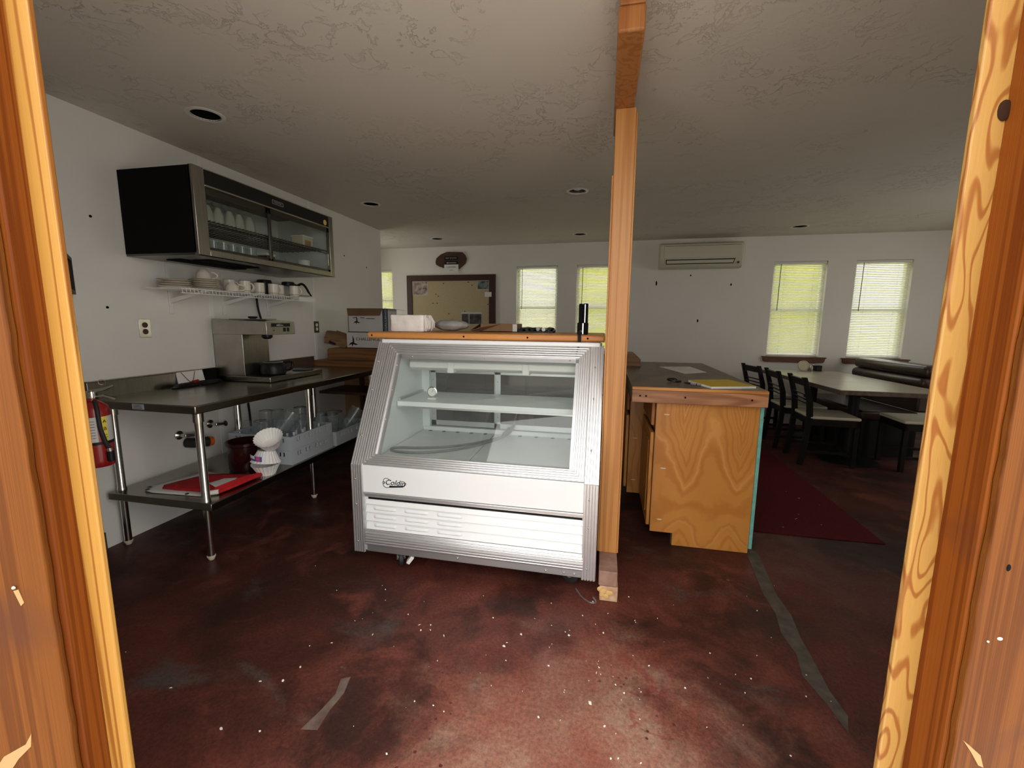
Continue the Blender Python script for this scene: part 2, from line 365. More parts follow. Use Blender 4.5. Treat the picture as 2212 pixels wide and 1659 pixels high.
# ------------------------------------------------------------------ mesh builder
class MB:
    def __init__(self): self.bm = bmesh.new()
    def verts(self, pts): return [self.bm.verts.new(Vector(p)) for p in pts]
    def face(self, vs):
        try: return self.bm.faces.new(vs)
        except ValueError: return None
    def box(self, x0, x1, y0, y1, z0, z1, rot=None, piv=None):
        p = [(x, y, z) for z in (z0, z1) for x, y in ((x0, y0), (x1, y0), (x1, y1), (x0, y1))]
        if rot is not None:
            R = rot if isinstance(rot, Matrix) else Euler(rot).to_matrix()
            c = Vector(piv) if piv is not None else Vector(((x0 + x1) / 2, (y0 + y1) / 2, (z0 + z1) / 2))
            p = [c + R @ (Vector(q) - c) for q in p]
        v = self.verts(p)
        for f in ((3, 2, 1, 0), (4, 5, 6, 7), (0, 1, 5, 4), (1, 2, 6, 5), (2, 3, 7, 6), (3, 0, 4, 7)): self.face([v[i] for i in f])
        return self
    def extr(self, pts, vec):
        a = self.verts(pts); b = self.verts([Vector(p) + Vector(vec) for p in pts]); n = len(pts)
        self.face(a[::-1]); self.face(b)
        for i in range(n): self.face([a[i], a[(i + 1) % n], b[(i + 1) % n], b[i]])
        return self
    def quad(self, *pts): self.face(self.verts(pts)); return self
    def tube(self, pts, r, seg=8, closed=False):
        P = [Vector(p) for p in pts]; n = len(P); rings = []
        rs = r if isinstance(r, (list, tuple)) else [r] * n
        prev = None
        for i in range(n):
            a = P[(i - 1) % n] if (closed or i > 0) else P[i]
            b = P[(i + 1) % n] if (closed or i < n - 1) else P[i]
            t = (b - a).normalized()
            if prev is None:
                u = t.orthogonal().normalized()
            else:
                u = (prev - t * prev.dot(t))
                u = u.normalized() if u.length > 1e-6 else t.orthogonal().normalized()
            prev = u; w = t.cross(u)
            rings.append(self.verts([P[i] + rs[i] * (math.cos(2 * PI * k / seg) * u + math.sin(2 * PI * k / seg) * w) for k in range(seg)]))
        for i in range(n if closed else n - 1):
            A, B = rings[i], rings[(i + 1) % n]
            for k in range(seg): self.face([A[k], A[(k + 1) % seg], B[(k + 1) % seg], B[k]])
        if not closed: self.face(rings[0][::-1]); self.face(rings[-1])
        return self
    def lathe(self, prof, c=(0, 0, 0), seg=20, rot=None, wob=None):
        c = Vector(c); R = Matrix.Identity(3) if rot is None else (rot if isinstance(rot, Matrix) else Euler(rot).to_matrix())
        rings = []
        for r, z in prof:
            if r < 1e-6: rings.append(self.verts([c + R @ Vector((0, 0, z))]))
            else: rings.append(self.verts([c + R @ Vector((r * (1 if wob is None else wob(k, z)) * math.cos(2 * PI * k / seg), r * (1 if wob is None else wob(k, z)) * math.sin(2 * PI * k / seg), z)) for k in range(seg)]))
        for A, B in zip(rings, rings[1:]):
            for k in range(seg):
                k2 = (k + 1) % seg
                if len(A) == 1 and len(B) == 1: continue
                if len(A) == 1: self.face([A[0], B[k2], B[k]])
                elif len(B) == 1: self.face([A[k], A[k2], B[0]])
                else: self.face([A[k], A[k2], B[k2], B[k]])
        return self
    def ball(self, c, r, seg=16, rings=10, sc=(1, 1, 1), f=None):
        c = Vector(c); rr = []
        for i in range(rings + 1):
            th = PI * i / rings
            if i in (0, rings): pts = [Vector((0, 0, math.cos(th)))]
            else: pts = [Vector((math.sin(th) * math.cos(2 * PI * k / seg), math.sin(th) * math.sin(2 * PI * k / seg), math.cos(th))) for k in range(seg)]
            pts = [c + Vector((p.x * sc[0], p.y * sc[1], p.z * sc[2])) * r * (1 if f is None else f(p)) for p in pts]
            rr.append(self.verts(pts))
        for A, B in zip(rr, rr[1:]):
            for k in range(seg):
                k2 = (k + 1) % seg
                if len(A) == 1: self.face([A[0], B[k], B[k2]])
                elif len(B) == 1: self.face([A[k], B[0], A[k2]])
                else: self.face([A[k], B[k], B[k2], A[k2]])
        return self
    def ridged(self, p00, p01, p10, p11, n, h):
        """n raised ribs running p00->p01, spread from p00 to p10 (p01 to p11 at the far end)"""
        p00, p01, p10, p11 = map(Vector, (p00, p01, p10, p11))
        nv = (p01 - p00).cross(p10 - p00).normalized() * h
        ts, hs = [], []
        for i in range(n):
            for t, k in ((.0, -.8), (.10, -.8), (.17, .5), (.28, .9), (.56, 1), (.82, .9), (.92, .5), (.97, -.8)): ts.append((i + t) / n); hs.append(k)
        ts.append(1.0); hs.append(-.8)
        A = self.verts([p00.lerp(p10, t) + nv * k for t, k in zip(ts, hs)]); B = self.verts([p01.lerp(p11, t) + nv * k for t, k in zip(ts, hs)])
        for i in range(len(ts) - 1): self.face([A[i], B[i], B[i + 1], A[i + 1]])
        C_ = self.verts([p00 - nv, p01 - nv, p11 - nv, p10 - nv]); self.face(C_)
        return self
    def grid(self, f, nu, nv, closed_u=False):
        g = [[self.bm.verts.new(Vector(f(i / nu, j / nv))) for j in range(nv + 1)] for i in range(nu if closed_u else nu + 1)]
        for i in range(nu):
            i2 = (i + 1) % len(g) if closed_u else i + 1
            for j in range(nv): self.face([g[i][j], g[i2][j], g[i2][j + 1], g[i][j + 1]])
        return self
    def build(self, name, m, parent=None, bevel=0.0, smooth=True, loc=None, solid=0.0, sub=0, seg=2, recalc=True):
        bm = self.bm
        if recalc: bmesh.ops.recalc_face_normals(bm, faces=bm.faces)
        if loc is not None: bmesh.ops.translate(bm, verts=bm.verts, vec=-Vector(loc))
        if parent is not None:
            bpy.context.view_layer.update()
            bmesh.ops.transform(bm, matrix=parent.matrix_world.inverted(), verts=bm.verts)
        me = bpy.data.meshes.new(name); bm.to_mesh(me); bm.free()
        me.materials.append(MT[m] if isinstance(m, str) else m)
        if smooth:
            me.shade_smooth(); me.set_sharp_from_angle(angle=math.radians(38))
        o = bpy.data.objects.new(name, me); COL.objects.link(o)
        if loc is not None: o.location = loc
        if parent is not None: o.parent = parent
        if solid:
            s = o.modifiers.new('solid', 'SOLIDIFY'); s.thickness = solid; s.offset = 0
        if bevel:
            b = o.modifiers.new('bevel', 'BEVEL'); b.width = bevel; b.segments = seg; b.limit_method = 'ANGLE'; b.angle_limit = math.radians(40)
        if sub:
            s = o.modifiers.new('sub', 'SUBSURF'); s.levels = sub; s.render_levels = sub
        return o

def tag(o, label=None, cat=None, group=None, kind=None):
    if label: o['label'] = label
    if cat: o['category'] = cat
    if group: o['group'] = group
    if kind: o['kind'] = kind
    return o
def thing(name, label, cat, loc=(0, 0, 0), rz=0.0, group=None, kind=None):
    o = bpy.data.objects.new(name, None); COL.objects.link(o)
    o.empty_display_size = .05
    o.location = loc; o.rotation_euler = (0, 0, rz)
    return tag(o, label, cat, group, kind)
def dup(root, loc, rz=None, label=None, group=None):
    r = root.copy(); COL.objects.link(r); r.location = loc
    if rz is not None: r.rotation_euler = (0, 0, rz) if not isinstance(rz, tuple) else rz
    if label: r['label'] = label
    if group: r['group'] = group
    for ch in root.children:
        c = ch.copy(); COL.objects.link(c); c.parent = r
        for g in ch.children:
            d = g.copy(); COL.objects.link(d); d.parent = c
    return r
def text(name, s, size, m, parent, mtx, ext=.0008, shear=0.0, align='CENTER', sx=1.0):
    c = bpy.data.curves.new(name, 'FONT'); c.body = s; c.size = size; c.extrude = ext; c.shear = shear
    c.align_x = align; c.align_y = 'CENTER'; c.materials.append(MT[m])
    o = bpy.data.objects.new(name, c); COL.objects.link(o)
    bpy.context.view_layer.update()
    me = bpy.data.meshes.new_from_object(o.evaluated_get(bpy.context.evaluated_depsgraph_get()))
    bpy.data.objects.remove(o); bpy.data.curves.remove(c)
    me.name = name; o = bpy.data.objects.new(name, me); COL.objects.link(o)
    o.parent = parent
    w = mtx @ Matrix.Diagonal((sx, 1, 1, 1))
    o.matrix_local = parent.matrix_world.inverted() @ w
    return o
def face_mtx(loc, right, up):
    r = Vector(right).normalized(); u = Vector(up).normalized(); n = r.cross(u)
    m_ = Matrix((r, u, n)).transposed().to_4x4(); m_.translation = Vector(loc); return m_

# ------------------------------------------------------------------ the room
XL, ZC = -2.786, 2.443
CORN = Vector((XL, 1.81, 0)); DB = Vector((.799, -.602, 0)).normalized(); DN = Vector((.602, .799, 0)).normalized()
ENTRY_END = CORN + DB * 1.88
RZB = -math.atan(.0265)
def bw(s, off, z):           # point on the back wall: s along it, off out of it into the room
    c, s_ = math.cos(RZB), math.sin(RZB)
    return Vector((s * c + off * s_, 6.372 + s * s_ - off * c, z))
fwd = Vector((math.sin(math.radians(-11.9)), math.cos(math.radians(-11.9)), 0)); rgt = Vector((fwd.y, -fwd.x, 0))
def dr(x, d, z): return rgt * x + fwd * d + Vector((0, 0, z))   # door frame: x to the right, d deep, z up

D0 = .84
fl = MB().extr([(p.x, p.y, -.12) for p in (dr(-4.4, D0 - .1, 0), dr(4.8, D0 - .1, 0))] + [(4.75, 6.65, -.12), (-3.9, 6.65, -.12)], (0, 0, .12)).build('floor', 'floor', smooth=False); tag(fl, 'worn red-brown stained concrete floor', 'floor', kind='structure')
pts = [(.870, 2.66), (.93, 2.63), (.905, 2.40), (.885, 2.2), (.893, 2.05), (.872, 1.9), (.868, 1.78), (.857, 1.62), (.868, 1.52), (.835, 1.45), (.82, 1.56), (.79, 1.68), (.815, 1.8), (.800, 1.91), (.826, 2.05), (.822, 2.21), (.846, 2.43)]
o = MB().extr([(x, y, .0002) for x, y in pts], (0, 0, .0014)).build('grout_patch', 'grout', fl, smooth=False)
pts = [(-.885, 1.30), (-.915, 1.285), (-.895, 1.22), (-.905, 1.15), (-.925, 1.075), (-.87, 1.085), (-.875, 1.16), (-.868, 1.23)]
o = MB().extr([(x, y, .0002) for x, y in pts], (0, 0, .0012)).build('scraped_strip', mat('scraped_concrete', (.17, .125, .10), .7, noise=(20, (.09, .05, .04), 6)), fl, smooth=False)

ce = MB().extr([(p.x, p.y, ZC) for p in (dr(-4.4, D0 + .12, 0), dr(4.8, D0 + .12, 0))] + [(4.75, 6.65, ZC), (-3.9, 6.65, ZC)], (0, 0, .1)).build('ceiling', 'ceiling', smooth=False); tag(ce, 'textured off-white plaster ceiling', 'ceiling', kind='structure')
w = MB().box(XL - .11, XL, 1.81, 5.155, 0, ZC).build('wall_left', 'frp', smooth=False); tag(w, 'white panelled left wall', 'wall', kind='structure')
for (y_, z_) in ((1.949, 1.883), (1.978, 1.391), (4.35, 2.02), (4.8, 1.95), (4.05, 1.90)):
    MB().lathe([(0, -.001), (.008, -.001), (.007, .003), (0, .003)], (XL, y_, z_), 8, (0, PI / 2, 0)).build('nail_hole', 'blackmatte', w)
mb = MB()
for a in ((5.155, 5.4, 0, ZC), (5.4, 5.85, 0, .9), (5.4, 5.85, 2.12, ZC), (5.85, 6.6, 0, ZC)): mb.box(-3.80, -3.70, *a)  # unseen opening added here to brighten the back of the room
portal('added_rear_opening_portal', (-3.76, 5.625, 1.51), (0, -PI / 2, 0), 1.22, .45)
w2 = mb.box(-3.80, XL - .11, 5.05, 5.155, 0, ZC).build('wall_left_rear', 'wall', smooth=False); tag(w2, 'recessed left rear wall', 'wall', kind='structure')
ang = math.atan2(DB.y, DB.x)
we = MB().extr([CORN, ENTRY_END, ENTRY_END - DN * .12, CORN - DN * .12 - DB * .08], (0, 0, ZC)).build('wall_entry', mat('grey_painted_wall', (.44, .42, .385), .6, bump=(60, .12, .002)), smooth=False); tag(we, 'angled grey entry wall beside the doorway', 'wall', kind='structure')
MB().extr([CORN + DB * .02 + DN * .002, ENTRY_END + DN * .002, ENTRY_END + DN * .014, CORN + DB * .02 + DN * .014], (0, 0, .11)).build('baseboard_entry', 'rubber', smooth=False)['kind'] = 'structure'
mb = MB()
for a in ((.6, 3.3, 0, ZC), (3.3, 4.7, 0, .95), (3.3, 4.7, 2.12, ZC), (4.7, 6.6, 0, ZC)): mb.box(4.62, 4.75, *a)  # opening added out of view to bring extra daylight into the room
w = mb.build('wall_right', 'wall', smooth=False)
portal('added_side_opening_portal', (4.70, 4.0, 1.535), (0, PI / 2, 0), 1.17, 1.4); tag(w, 'white right wall', 'wall', kind='structure')

# back wall with five window openings
WIN = [(-3.64, -3.31, 1.17, 2.125), (-1.295, -.69, .93, 2.135), (-.415, .19, .93, 2.135), (2.11, 2.72, .905, 2.122), (3.03, 3.63, .905, 2.118)]
def bwbox(mb, s0, s1, o0, o1, z0, z1):
    p = [bw(s, o, z) for z in (z0, z1) for s, o in ((s0, o0), (s1, o0), (s1, o1), (s0, o1))]
    v = mb.verts(p)
    for f in ((3, 2, 1, 0), (4, 5, 6, 7), (0, 1, 5, 4), (1, 2, 6, 5), (2, 3, 7, 6), (3, 0, 4, 7)): mb.face([v[i] for i in f])
mb = MB(); xs = -3.8; T = -.16
for s0, s1, z0, z1 in WIN:
    bwbox(mb, xs, s0, T, 0, 0, ZC); bwbox(mb, s0, s1, T, 0, 0, z0); bwbox(mb, s0, s1, T, 0, z1, ZC); xs = s1
bwbox(mb, xs, 4.8, T, 0, 0, ZC)
wb = mb.build('wall_back', 'wall', smooth=False); tag(wb, 'white back wall with five narrow windows', 'wall', kind='structure')
for s_, z_, h_ in ((.674, 1.867, .06), (1.109, 1.966, .02), (1.617, 1.84, .03), (1.235, 1.363, .04)):
    mb = MB(); c = bw(s_, .001, z_); mb.ball(c, .011, 8, 6, (.9, .25, h_ / .02)); mb.build('wall_plug', 'blackmatte', wb)
for i, (s0, s1, z0, z1) in enumerate(WIN):
    we_ = thing('window_%d' % (i + 1), 'narrow white framed window behind a blind', 'window', bw((s0 + s1) / 2, 0, z0), RZB, kind='structure')
    mb = MB(); f = .035
    for a in ((s0, s0 + f, z0, z1), (s1 - f, s1, z0, z1), (s0, s1, z0, z0 + f), (s0, s1, z1 - f, z1)): bwbox(mb, a[0], a[1], -.13, -.06, a[2], a[3])
    zm = (z0 + z1) / 2; bwbox(mb, s0, s1, -.12, -.07, zm - .02, zm + .02)
    mb.build('window_frame', 'whitepaint', we_, bevel=.003)
    mb = MB(); bwbox(mb, s0 + .03, s1 - .03, -.098, -.094, z0 + .03, z1 - .03); mb.build('pane', 'glass', we_, smooth=False)
    if i in (3, 4):
        sl = MB(); e = .052; d_ = .045
        q = [(s0 - e, -.1), (s0 - e, -.012), (s1 + e + .02, -.012), (s1 + e + .02, -.1)]
        bwbox(sl, s0 - e, s1 + e + .03, -.06, d_, z0 - .012, z0 + .002)
        p = [bw(s0 - e + .01, d_ - .008, z0 - .012), bw(s1 + e + .02, d_ - .008, z0 - .012), bw(s1 + e + .01, d_ - .008, z0 - .055), bw(s1 + e - .005, d_ - .008, z0 - .07), bw(s0 - e + .03, d_ - .008, z0 - .07), bw(s0 - e + .014, d_ - .008, z0 - .055)]
        sl.extr(p, bw(0, 0, 0) - bw(0, d_ - .008, 0))
        sl.build('sill', 'sillwood', we_, bevel=.002)
    portal('window_portal', bw((s0 + s1) / 2, -.14, (z0 + z1) / 2), (-PI / 2, 0, RZB), s1 - s0, z1 - z0)   # portal lamp faces into the room

# trims on the left wall
for i, (y_, z1) in enumerate(((2.655, ZC), (3.80, ZC))):
    o = MB().box(XL, XL + .004, y_ - .016, y_ + .016, 0, z1).build('trim_%d' % (i + 1), 'whitepaint', bevel=.001); tag(o, kind='structure')

# ------------------------------------------------------------------ the doorway
D0 = .84
XI0, XI1 = -.850, .828
dw = thing('door_1', 'wide wooden doorway with pale pine stops and stained red-brown jambs', 'door frame', dr(0, D0, 0), math.radians(11.9), kind='structure')
ztop = 2.30
def drbox(x0, x1, d0, d1, z0=0.0, z1=None):
    mb = MB(); z1 = ztop if z1 is None else z1
    p = [dr(x, d, z) for z in (z0, z1) for x, d in ((x0, d0), (x1, d0), (x1, d1), (x0, d1))]
    v = mb.verts(p)
    for f in ((3, 2, 1, 0), (4, 5, 6, 7), (0, 1, 5, 4), (1, 2, 6, 5), (2, 3, 7, 6), (3, 0, 4, 7)): mb.face([v[i] for i in f])
    return mb
drbox(XI0 - .05, XI0, D0, D0 + .012).build('door_stop', 'pine_straight', dw, bevel=.003)
drbox(XI1, XI1 + .058, D0, D0 + .012).build('door_stop', 'pine', dw, bevel=.003)
drbox(XI0 - .102, XI0 - .043, D0 - .046, D0 + .03).build('jamb', 'jamb', dw, bevel=.003)
drbox(XI1 + .056, XI1 + .112, D0 - .072, D0 + .03).build('jamb', 'jamb', dw, bevel=.003)
mbk = MB().ball(dr(XI1 + .05, D0 - .002, 1.712), .012, 10, 8, (1, .25, 1.5)); mbk.build('knot', mat('dark_knot', (.030, .012, .006), .8, spec=.1), dw)
def casing(x0, x1, d0, d1, seed, side):
    # outer casing board with a chipped inner edge
    rnd = random.Random(seed); mb = MB(); n = 46; rows = []
    for i in range(n + 1):
        z = ztop * i / n; j = rnd.uniform(-.0022, .0022)
        xa, xb = (x0, x1 + j) if side < 0 else (x0 + j, x1)
        rows.append(mb.verts([dr(xa, d0, z), dr(xb, d0, z), dr(xb, d1, z), dr(xa, d1, z)]))
    for A, B in zip(rows, rows[1:]):
        for k in range(4): mb.face([A[k], A[(k + 1) % 4], B[(k + 1) % 4], B[k]])
    mb.face(rows[0][::-1]); mb.face(rows[-1])
    return mb
cl = casing(XI0 - .30, XI0 - .054, D0 - .060, D0 - .0465, 3, -1).build('outer_casing', 'casing', dw, bevel=.002)
crr = casing(XI1 + .062, XI1 + .32, D0 - .086, D0 - .0725, 5, 1).build('outer_casing', 'casing', dw, bevel=.002)
MT['barechip'] = mat('bare_wood_chip', (.42, .24, .10), .8)
def mark(par, pts, d, m, nm): MB().extr([dr(x, d, z) for x, z in pts], fwd * -.0008).build(nm, m, par, smooth=False)
mark(cl, [(-1.09, .37), (-1.05, .425), (-1.0, .455), (-.985, .48), (-.99, .45), (-1.02, .42), (-1.045, .385), (-1.06, .36)], D0 - .0602, 'barechip', 'bare_scrape')
mark(cl, [(-.972, .80), (-.962, .803), (-.955, .775), (-.962, .768)], D0 - .0602, 'barechip', 'bare_scrape')
MB().ball(dr(-.968, D0 - .062, .808), .004, 8, 6).build('nail_head', 'chrome', cl)
MB().ball(dr(.932, D0 - .086, .882), .0045, 8, 6, (1, .4, 1.6)).build('nail_hole', 'blackmatte', crr)
MB().ball(dr(.940, D0 - .087, .736), .0035, 8, 6, (1.3, .4, 1)).build('paint_fleck', 'whitepaint', crr)
MB().ball(dr(.918, D0 - .087, .73), .002, 8, 6).build('paint_fleck', 'whitepaint', crr)
mark(crr, [(.905, .512), (.92, .500), (.945, .478), (.955, .45), (.944, .455), (.925, .485)], D0 - .0862, 'barechip', 'bare_scrape')
drbox(XI0 - .102, XI1 + .112, D0 - .085, D0 + .03, ztop, ztop + .04).build('head_jamb', 'jamb', dw, bevel=.003)
o = MB()
o = drbox(-3.6, XI0 - .10, D0 + .0, D0 + .09, 0, ZC + .05).build('wall_front_left', 'wall', smooth=False); tag(o, 'front wall left of the doorway', 'wall', kind='structure')
o = drbox(XI1 + .11, 4.6, D0 + .0, D0 + .09, 0, ZC + .05).build('wall_front_right', 'wall', smooth=False); tag(o, 'front wall right of the doorway', 'wall', kind='structure')
o = drbox(XI0 - .10, XI1 + .11, D0 + .0, D0 + .09, ztop + .04, ZC + .05).build('wall_front_head', 'wall', smooth=False); tag(o, 'front wall above the doorway', 'wall', kind='structure')
pl = portal('door_portal', dr((XI0 + XI1) / 2, D0 - .14, ztop / 2), (PI / 2, 0, math.radians(11.9)), XI1 - XI0 + .12, ztop)

# outside ground and garden
o = MB().box(-12, 12, -14, .55, -.16, -.03).build('ground_outside_front', 'gravel', smooth=False); tag(o, 'pale gravel yard outside the doorway', 'ground', kind='structure')
o = MB().box(-16, 16, 6.65, 26, -.3, -.12).build('ground_outside_back', 'lawn', smooth=False); tag(o, 'yellow-green lawn behind the building', 'ground', kind='structure')
for i, (x0, x1) in enumerate(((-4.2, -.95), (4.1, 8.5))):  # pale walls added outside to whiten the view through two windows
    o = MB().box(x0, x1, 9.0, 9.2, -.12, 2.7).build('added_pale_wall_%d' % (i + 1), 'wall', smooth=False); tag(o, 'added pale wall outside that whitens a window view', 'wall', kind='structure')
rn = random.Random(2); mb = MB()
def hedge_f(u, v):
    a = v * PI; r = 1.0 + .18 * math.sin(u * 47) * math.sin(v * 9 + u * 11) + rn.uniform(-.10, .10)
    return (-14 + 28 * u, 11.5 - math.cos(a) * 1.1 * r, -.2 + math.sin(a) * 3.3 * r)
mb.grid(hedge_f, 120, 14)
tag(mb.build('hedge', 'hedge'), 'bright yellow-green hedge glimpsed through the window blinds', 'hedge', kind='stuff')

# ------------------------------------------------------------------ refrigerated display case
CX0, CX1 = -1.285, 0.002
CY, CZB = 1.985, .09
KS = (2.325 - CY) / (1.205 - .58)
case = thing('display_case', 'white and ribbed aluminium refrigerated display case with a slanted glass front', 'display case', (-.64, 2.4, 0))
def side_wall(x0, x1):
    return MB().extr([(x0, 2.0, CZB), (x0, 2.0, .575), (x0, 2.335, 1.2), (x0, 2.86, 1.2), (x0, 2.86, CZB)], (x1 - x0, 0, 0))
side_wall(CX0 + .012, -1.155).build('side_panel', 'liner', case, bevel=.004)
side_wall(-.12, CX1 - .012).build('side_panel', 'liner', case, bevel=.004)
MB().box(-1.155, -.12, 2.06, 2.86, CZB + .02, .60).build('lower_body', 'white_enamel', case)
MB().box(CX0 + .02, CX1 - .02, 2.315, 2.86, 1.2, 1.224).build('lid', 'white_enamel', case, bevel=.006)
# ribbed side trims, lower and slanted runs
for a, b, nm in ((CX0, -1.219, 'l'), (-.066, CX1, 'r')):
    mb = MB().ridged((b, CY - .004, CZB), (b, CY - .004, .575), (a, CY - .004, CZB), (a, CY - .004, .575), 5, .0055)
    mb.ridged((b, CY - .004, .575), (b, 2.325, 1.207), (a, CY - .004, .575), (a, 2.325, 1.207), 5, .0055)
    e = a if nm == 'l' else b; d_ = .012 if nm == 'l' else -.012
    mb.extr([(e, CY - .002, CZB), (e, CY - .002, .575), (e, 2.327, 1.207), (e, 2.37, 1.207), (e, CY + .05, .575), (e, CY + .05, CZB)], (d_, 0, 0))
    tr = mb.build('ribbed_side_trim', 'alu', case, smooth=False)
    for z in (.15, .36, .50, .72, .95, 1.1):
        y = CY - .006 if z < .575 else CY + (z - .58) * KS - .006
        MB().ball(((a + b) / 2 - .008, y - .003, z), .0045, 8, 6).build('screw', 'chrome', tr)
# ribbed window frame on the slope
def P(x, z, o=0.0):
    n = Vector((0, -.878, .478)); return Vector((x, CY + (z - .58) * KS, z)) + n * o
O = [P(-1.217, .583, .004), P(-.068, .583, .004), P(-.068, 1.196, .004), P(-1.217, 1.196, .004)]
I = [P(-1.152, .632, .004), P(-.124, .632, .004), P(-.124, 1.140, .004), P(-1.152, 1.140, .004)]
for k, nm in enumerate(('bottom', 'right', 'top', 'left')):
    k2 = (k + 1) % 4
    MB().ridged(O[k], O[k2], I[k], I[k2], 5, .0055).build('ribbed_window_frame', 'alu', case, smooth=False)
mb = MB()
for (x0, z0, x1, z1) in ((-1.152, .632, -1.128, 1.14), (-.140, .632, -.124, 1.14), (-1.152, 1.118, -.124, 1.14)):
    mb.extr([P(x0, z0, -.002), P(x1, z0, -.002), P(x1, z1, -.002), P(x0, z1, -.002)], (0, .004, -.002))
gf = mb.build('glass_channel', 'alu_dull', case, smooth=False)
for x, z in ((-1.141, 1.08), (-1.141, .95), (-1.141, .80), (-1.06, 1.129), (-.63, 1.129), (-.17, 1.129)):
    MB().ball(P(x, z, .002), .004, 8, 6).build('screw', 'chrome', gf)
MB().extr([P(-1.15, .636, -.008), P(-.126, .636, -.008), P(-.126, 1.136, -.008), P(-1.15, 1.136, -.008)], (0, .004, .0022)).build('front_glass', 'caseglass', case, smooth=False)
# front panel with script emblem
fp = MB().box(-1.219, -.066, CY - .002, 2.06, .428, .578).build('front_panel', 'white_enamel', case, bevel=.003)
emblem = face_mtx((-1.042, CY - .003, .488), (1, 0, .03), (0, 0, 1))
t_ = text('emblem_script', 'Coldin', .040, 'black', fp, face_mtx((-1.036, CY - .0034, .494), (1, 0, 0), (0, 0, 1)), .001, .35, sx=1.05)
mb = MB()
def ring(cx, cz, rx, rz, a0, a1, r=.0014, n=22):
    mb.tube([(cx + rx * math.cos(math.radians(a0 + (a1 - a0) * i / n)), CY - .003, cz + rz * math.sin(math.radians(a0 + (a1 - a0) * i / n))) for i in range(n + 1)], r, 6)
ring(-1.083, .502, .017, .014, 20, 230); ring(-1.081, .482, .021, .017, 150, 350); ring(-1.099, .491, .006, .006, 0, 360)
mb.tube([(-1.066, CY - .003, .474), (-1.02, CY - .003, .476), (-.985, CY - .003, .480), (-.972, CY - .003, .494), (-.985, CY - .003, .506), (-1.0, CY - .003, .505)], [.003, .0035, .003, .0016, .0012, .001], 6)
mb.tube([(-1.066, CY - .003, .470), (-.99, CY - .003, .476)], [.004, .002], 6)
mb.build('emblem_outline', 'black', fp)
MB().box(-1.212, -.062, CY - .006, 2.05, .409, .426).box(-1.212, -.062, CY - .003, 2.05, .404, .410).build('moulding', 'alu', case, bevel=.003)
MB().box(-1.2, -.07, CY + .012, 2.05, .38, .405).build('shadow_gap_channel', 'black', case)
# lapped louvre panels
tops = [.388, .362, .316, .268]
for i, z1 in enumerate(tops):
    z0 = (tops + [.221])[i + 1]
    pn = MB().extr([(-1.210, CY - .003, z0 + .002), (-1.210, CY + .009, z1 - .001), (-1.210, CY + .03, z1 - .001), (-1.210, CY + .03, z0 + .002)], (1.148, 0, 0)).build('lower_panel', 'white_enamel', case, bevel=.0015)
    if i == 0: continue
    for xa, xb in ((-1.165, -1.035), (-.988, -.855), (-.808, -.672)):
        mb = MB(); zc = (z0 + z1) / 2 + .004
        y0 = CY - .001
        f = lambda u, v: (xa + (xb - xa) * u, y0 + .003 - .007 * math.sin(PI * min(1, max(0, v))) ** .7 * min(1, 9 * u, 9 * (1 - u)) * (1.25 - v * .8), zc - .011 + .022 * v)
        mb.grid(f, 18, 8); mb.build('louver', 'white_enamel', pn)
# aluminium kick
mb = MB()
N_ = 6
for i in range(N_):
    a0, a1 = i / N_, (i + 1) / N_
    g = lambda a: (CY + .008 - .018 * math.sin(PI * (.12 + .62 * a)), .221 - .088 * a)
    y0, z0 = g(a0); y1, z1 = g(a1)
    mb.ridged((-1.214, y1, z1), (-.060, y1, z1), (-1.214, y0, z0), (-.060, y0, z0), 1, .004)
mb.extr([(-1.214, CY + .012, .221), (-1.214, CY - .008, .14), (-1.214, CY + .03, .133), (-1.214, CY + .04, .221)], (1.154, 0, 0))
mb.build('ribbed_kick_plate', 'alu', case, smooth=False)
kb = MB().box(-1.214, -.060, CY + .004, CY + .03, .092, .134).build('kick_rail', 'alu_dull', case, bevel=.002)
for x in (-.70, -.24, -.15, -.10): MB().ball((x, CY + .003, .115 if x < -.5 else .108), .005, 8, 6).build('screw', 'chrome', kb)
# casters
for (x, y, a) in ((-1.045, 2.045, .5), (-.125, 2.09, 1.2), (-1.05, 2.78, .3), (-.15, 2.78, .2)):
    mb = MB(); R = Euler((0, PI / 2, a)).to_matrix()
    mb.lathe([(0, -.014), (.040, -.014), (.048, -.009), (.050, 0), (.048, .009), (.040, .014), (0, .014)], (x, y, .05), 24, R)
    wh = mb.build('caster_wheel', 'rubber', case)
    mb = MB(); mb.lathe([(0, -.018), (.016, -.018), (.018, -.014), (.018, .014), (.016, .018), (0, .018)], (x, y, .05), 14, R); mb.build('hub', 'alu_dull', wh)
    d = Vector((math.cos(a), math.sin(a), 0)); mb = MB()
    for s_ in (-1, 1):
        c = Vector((x, y, 0)) + d * .021 * s_
        mb.box(c.x - .002, c.x + .002, c.y - .02, c.y + .02, .045, .11, (0, 0, a))
    mb.box(x - .03, x + .03, y - .03, y + .03, .104, .112, (0, 0, a)); mb.build('caster_fork', 'chrome', wh)
MB().box(-.985, -.965, 2.0, 2.03, .035, .085, (.2, .6, .4)).build('brake_lever', 'white_plastic', case, bevel=.003)
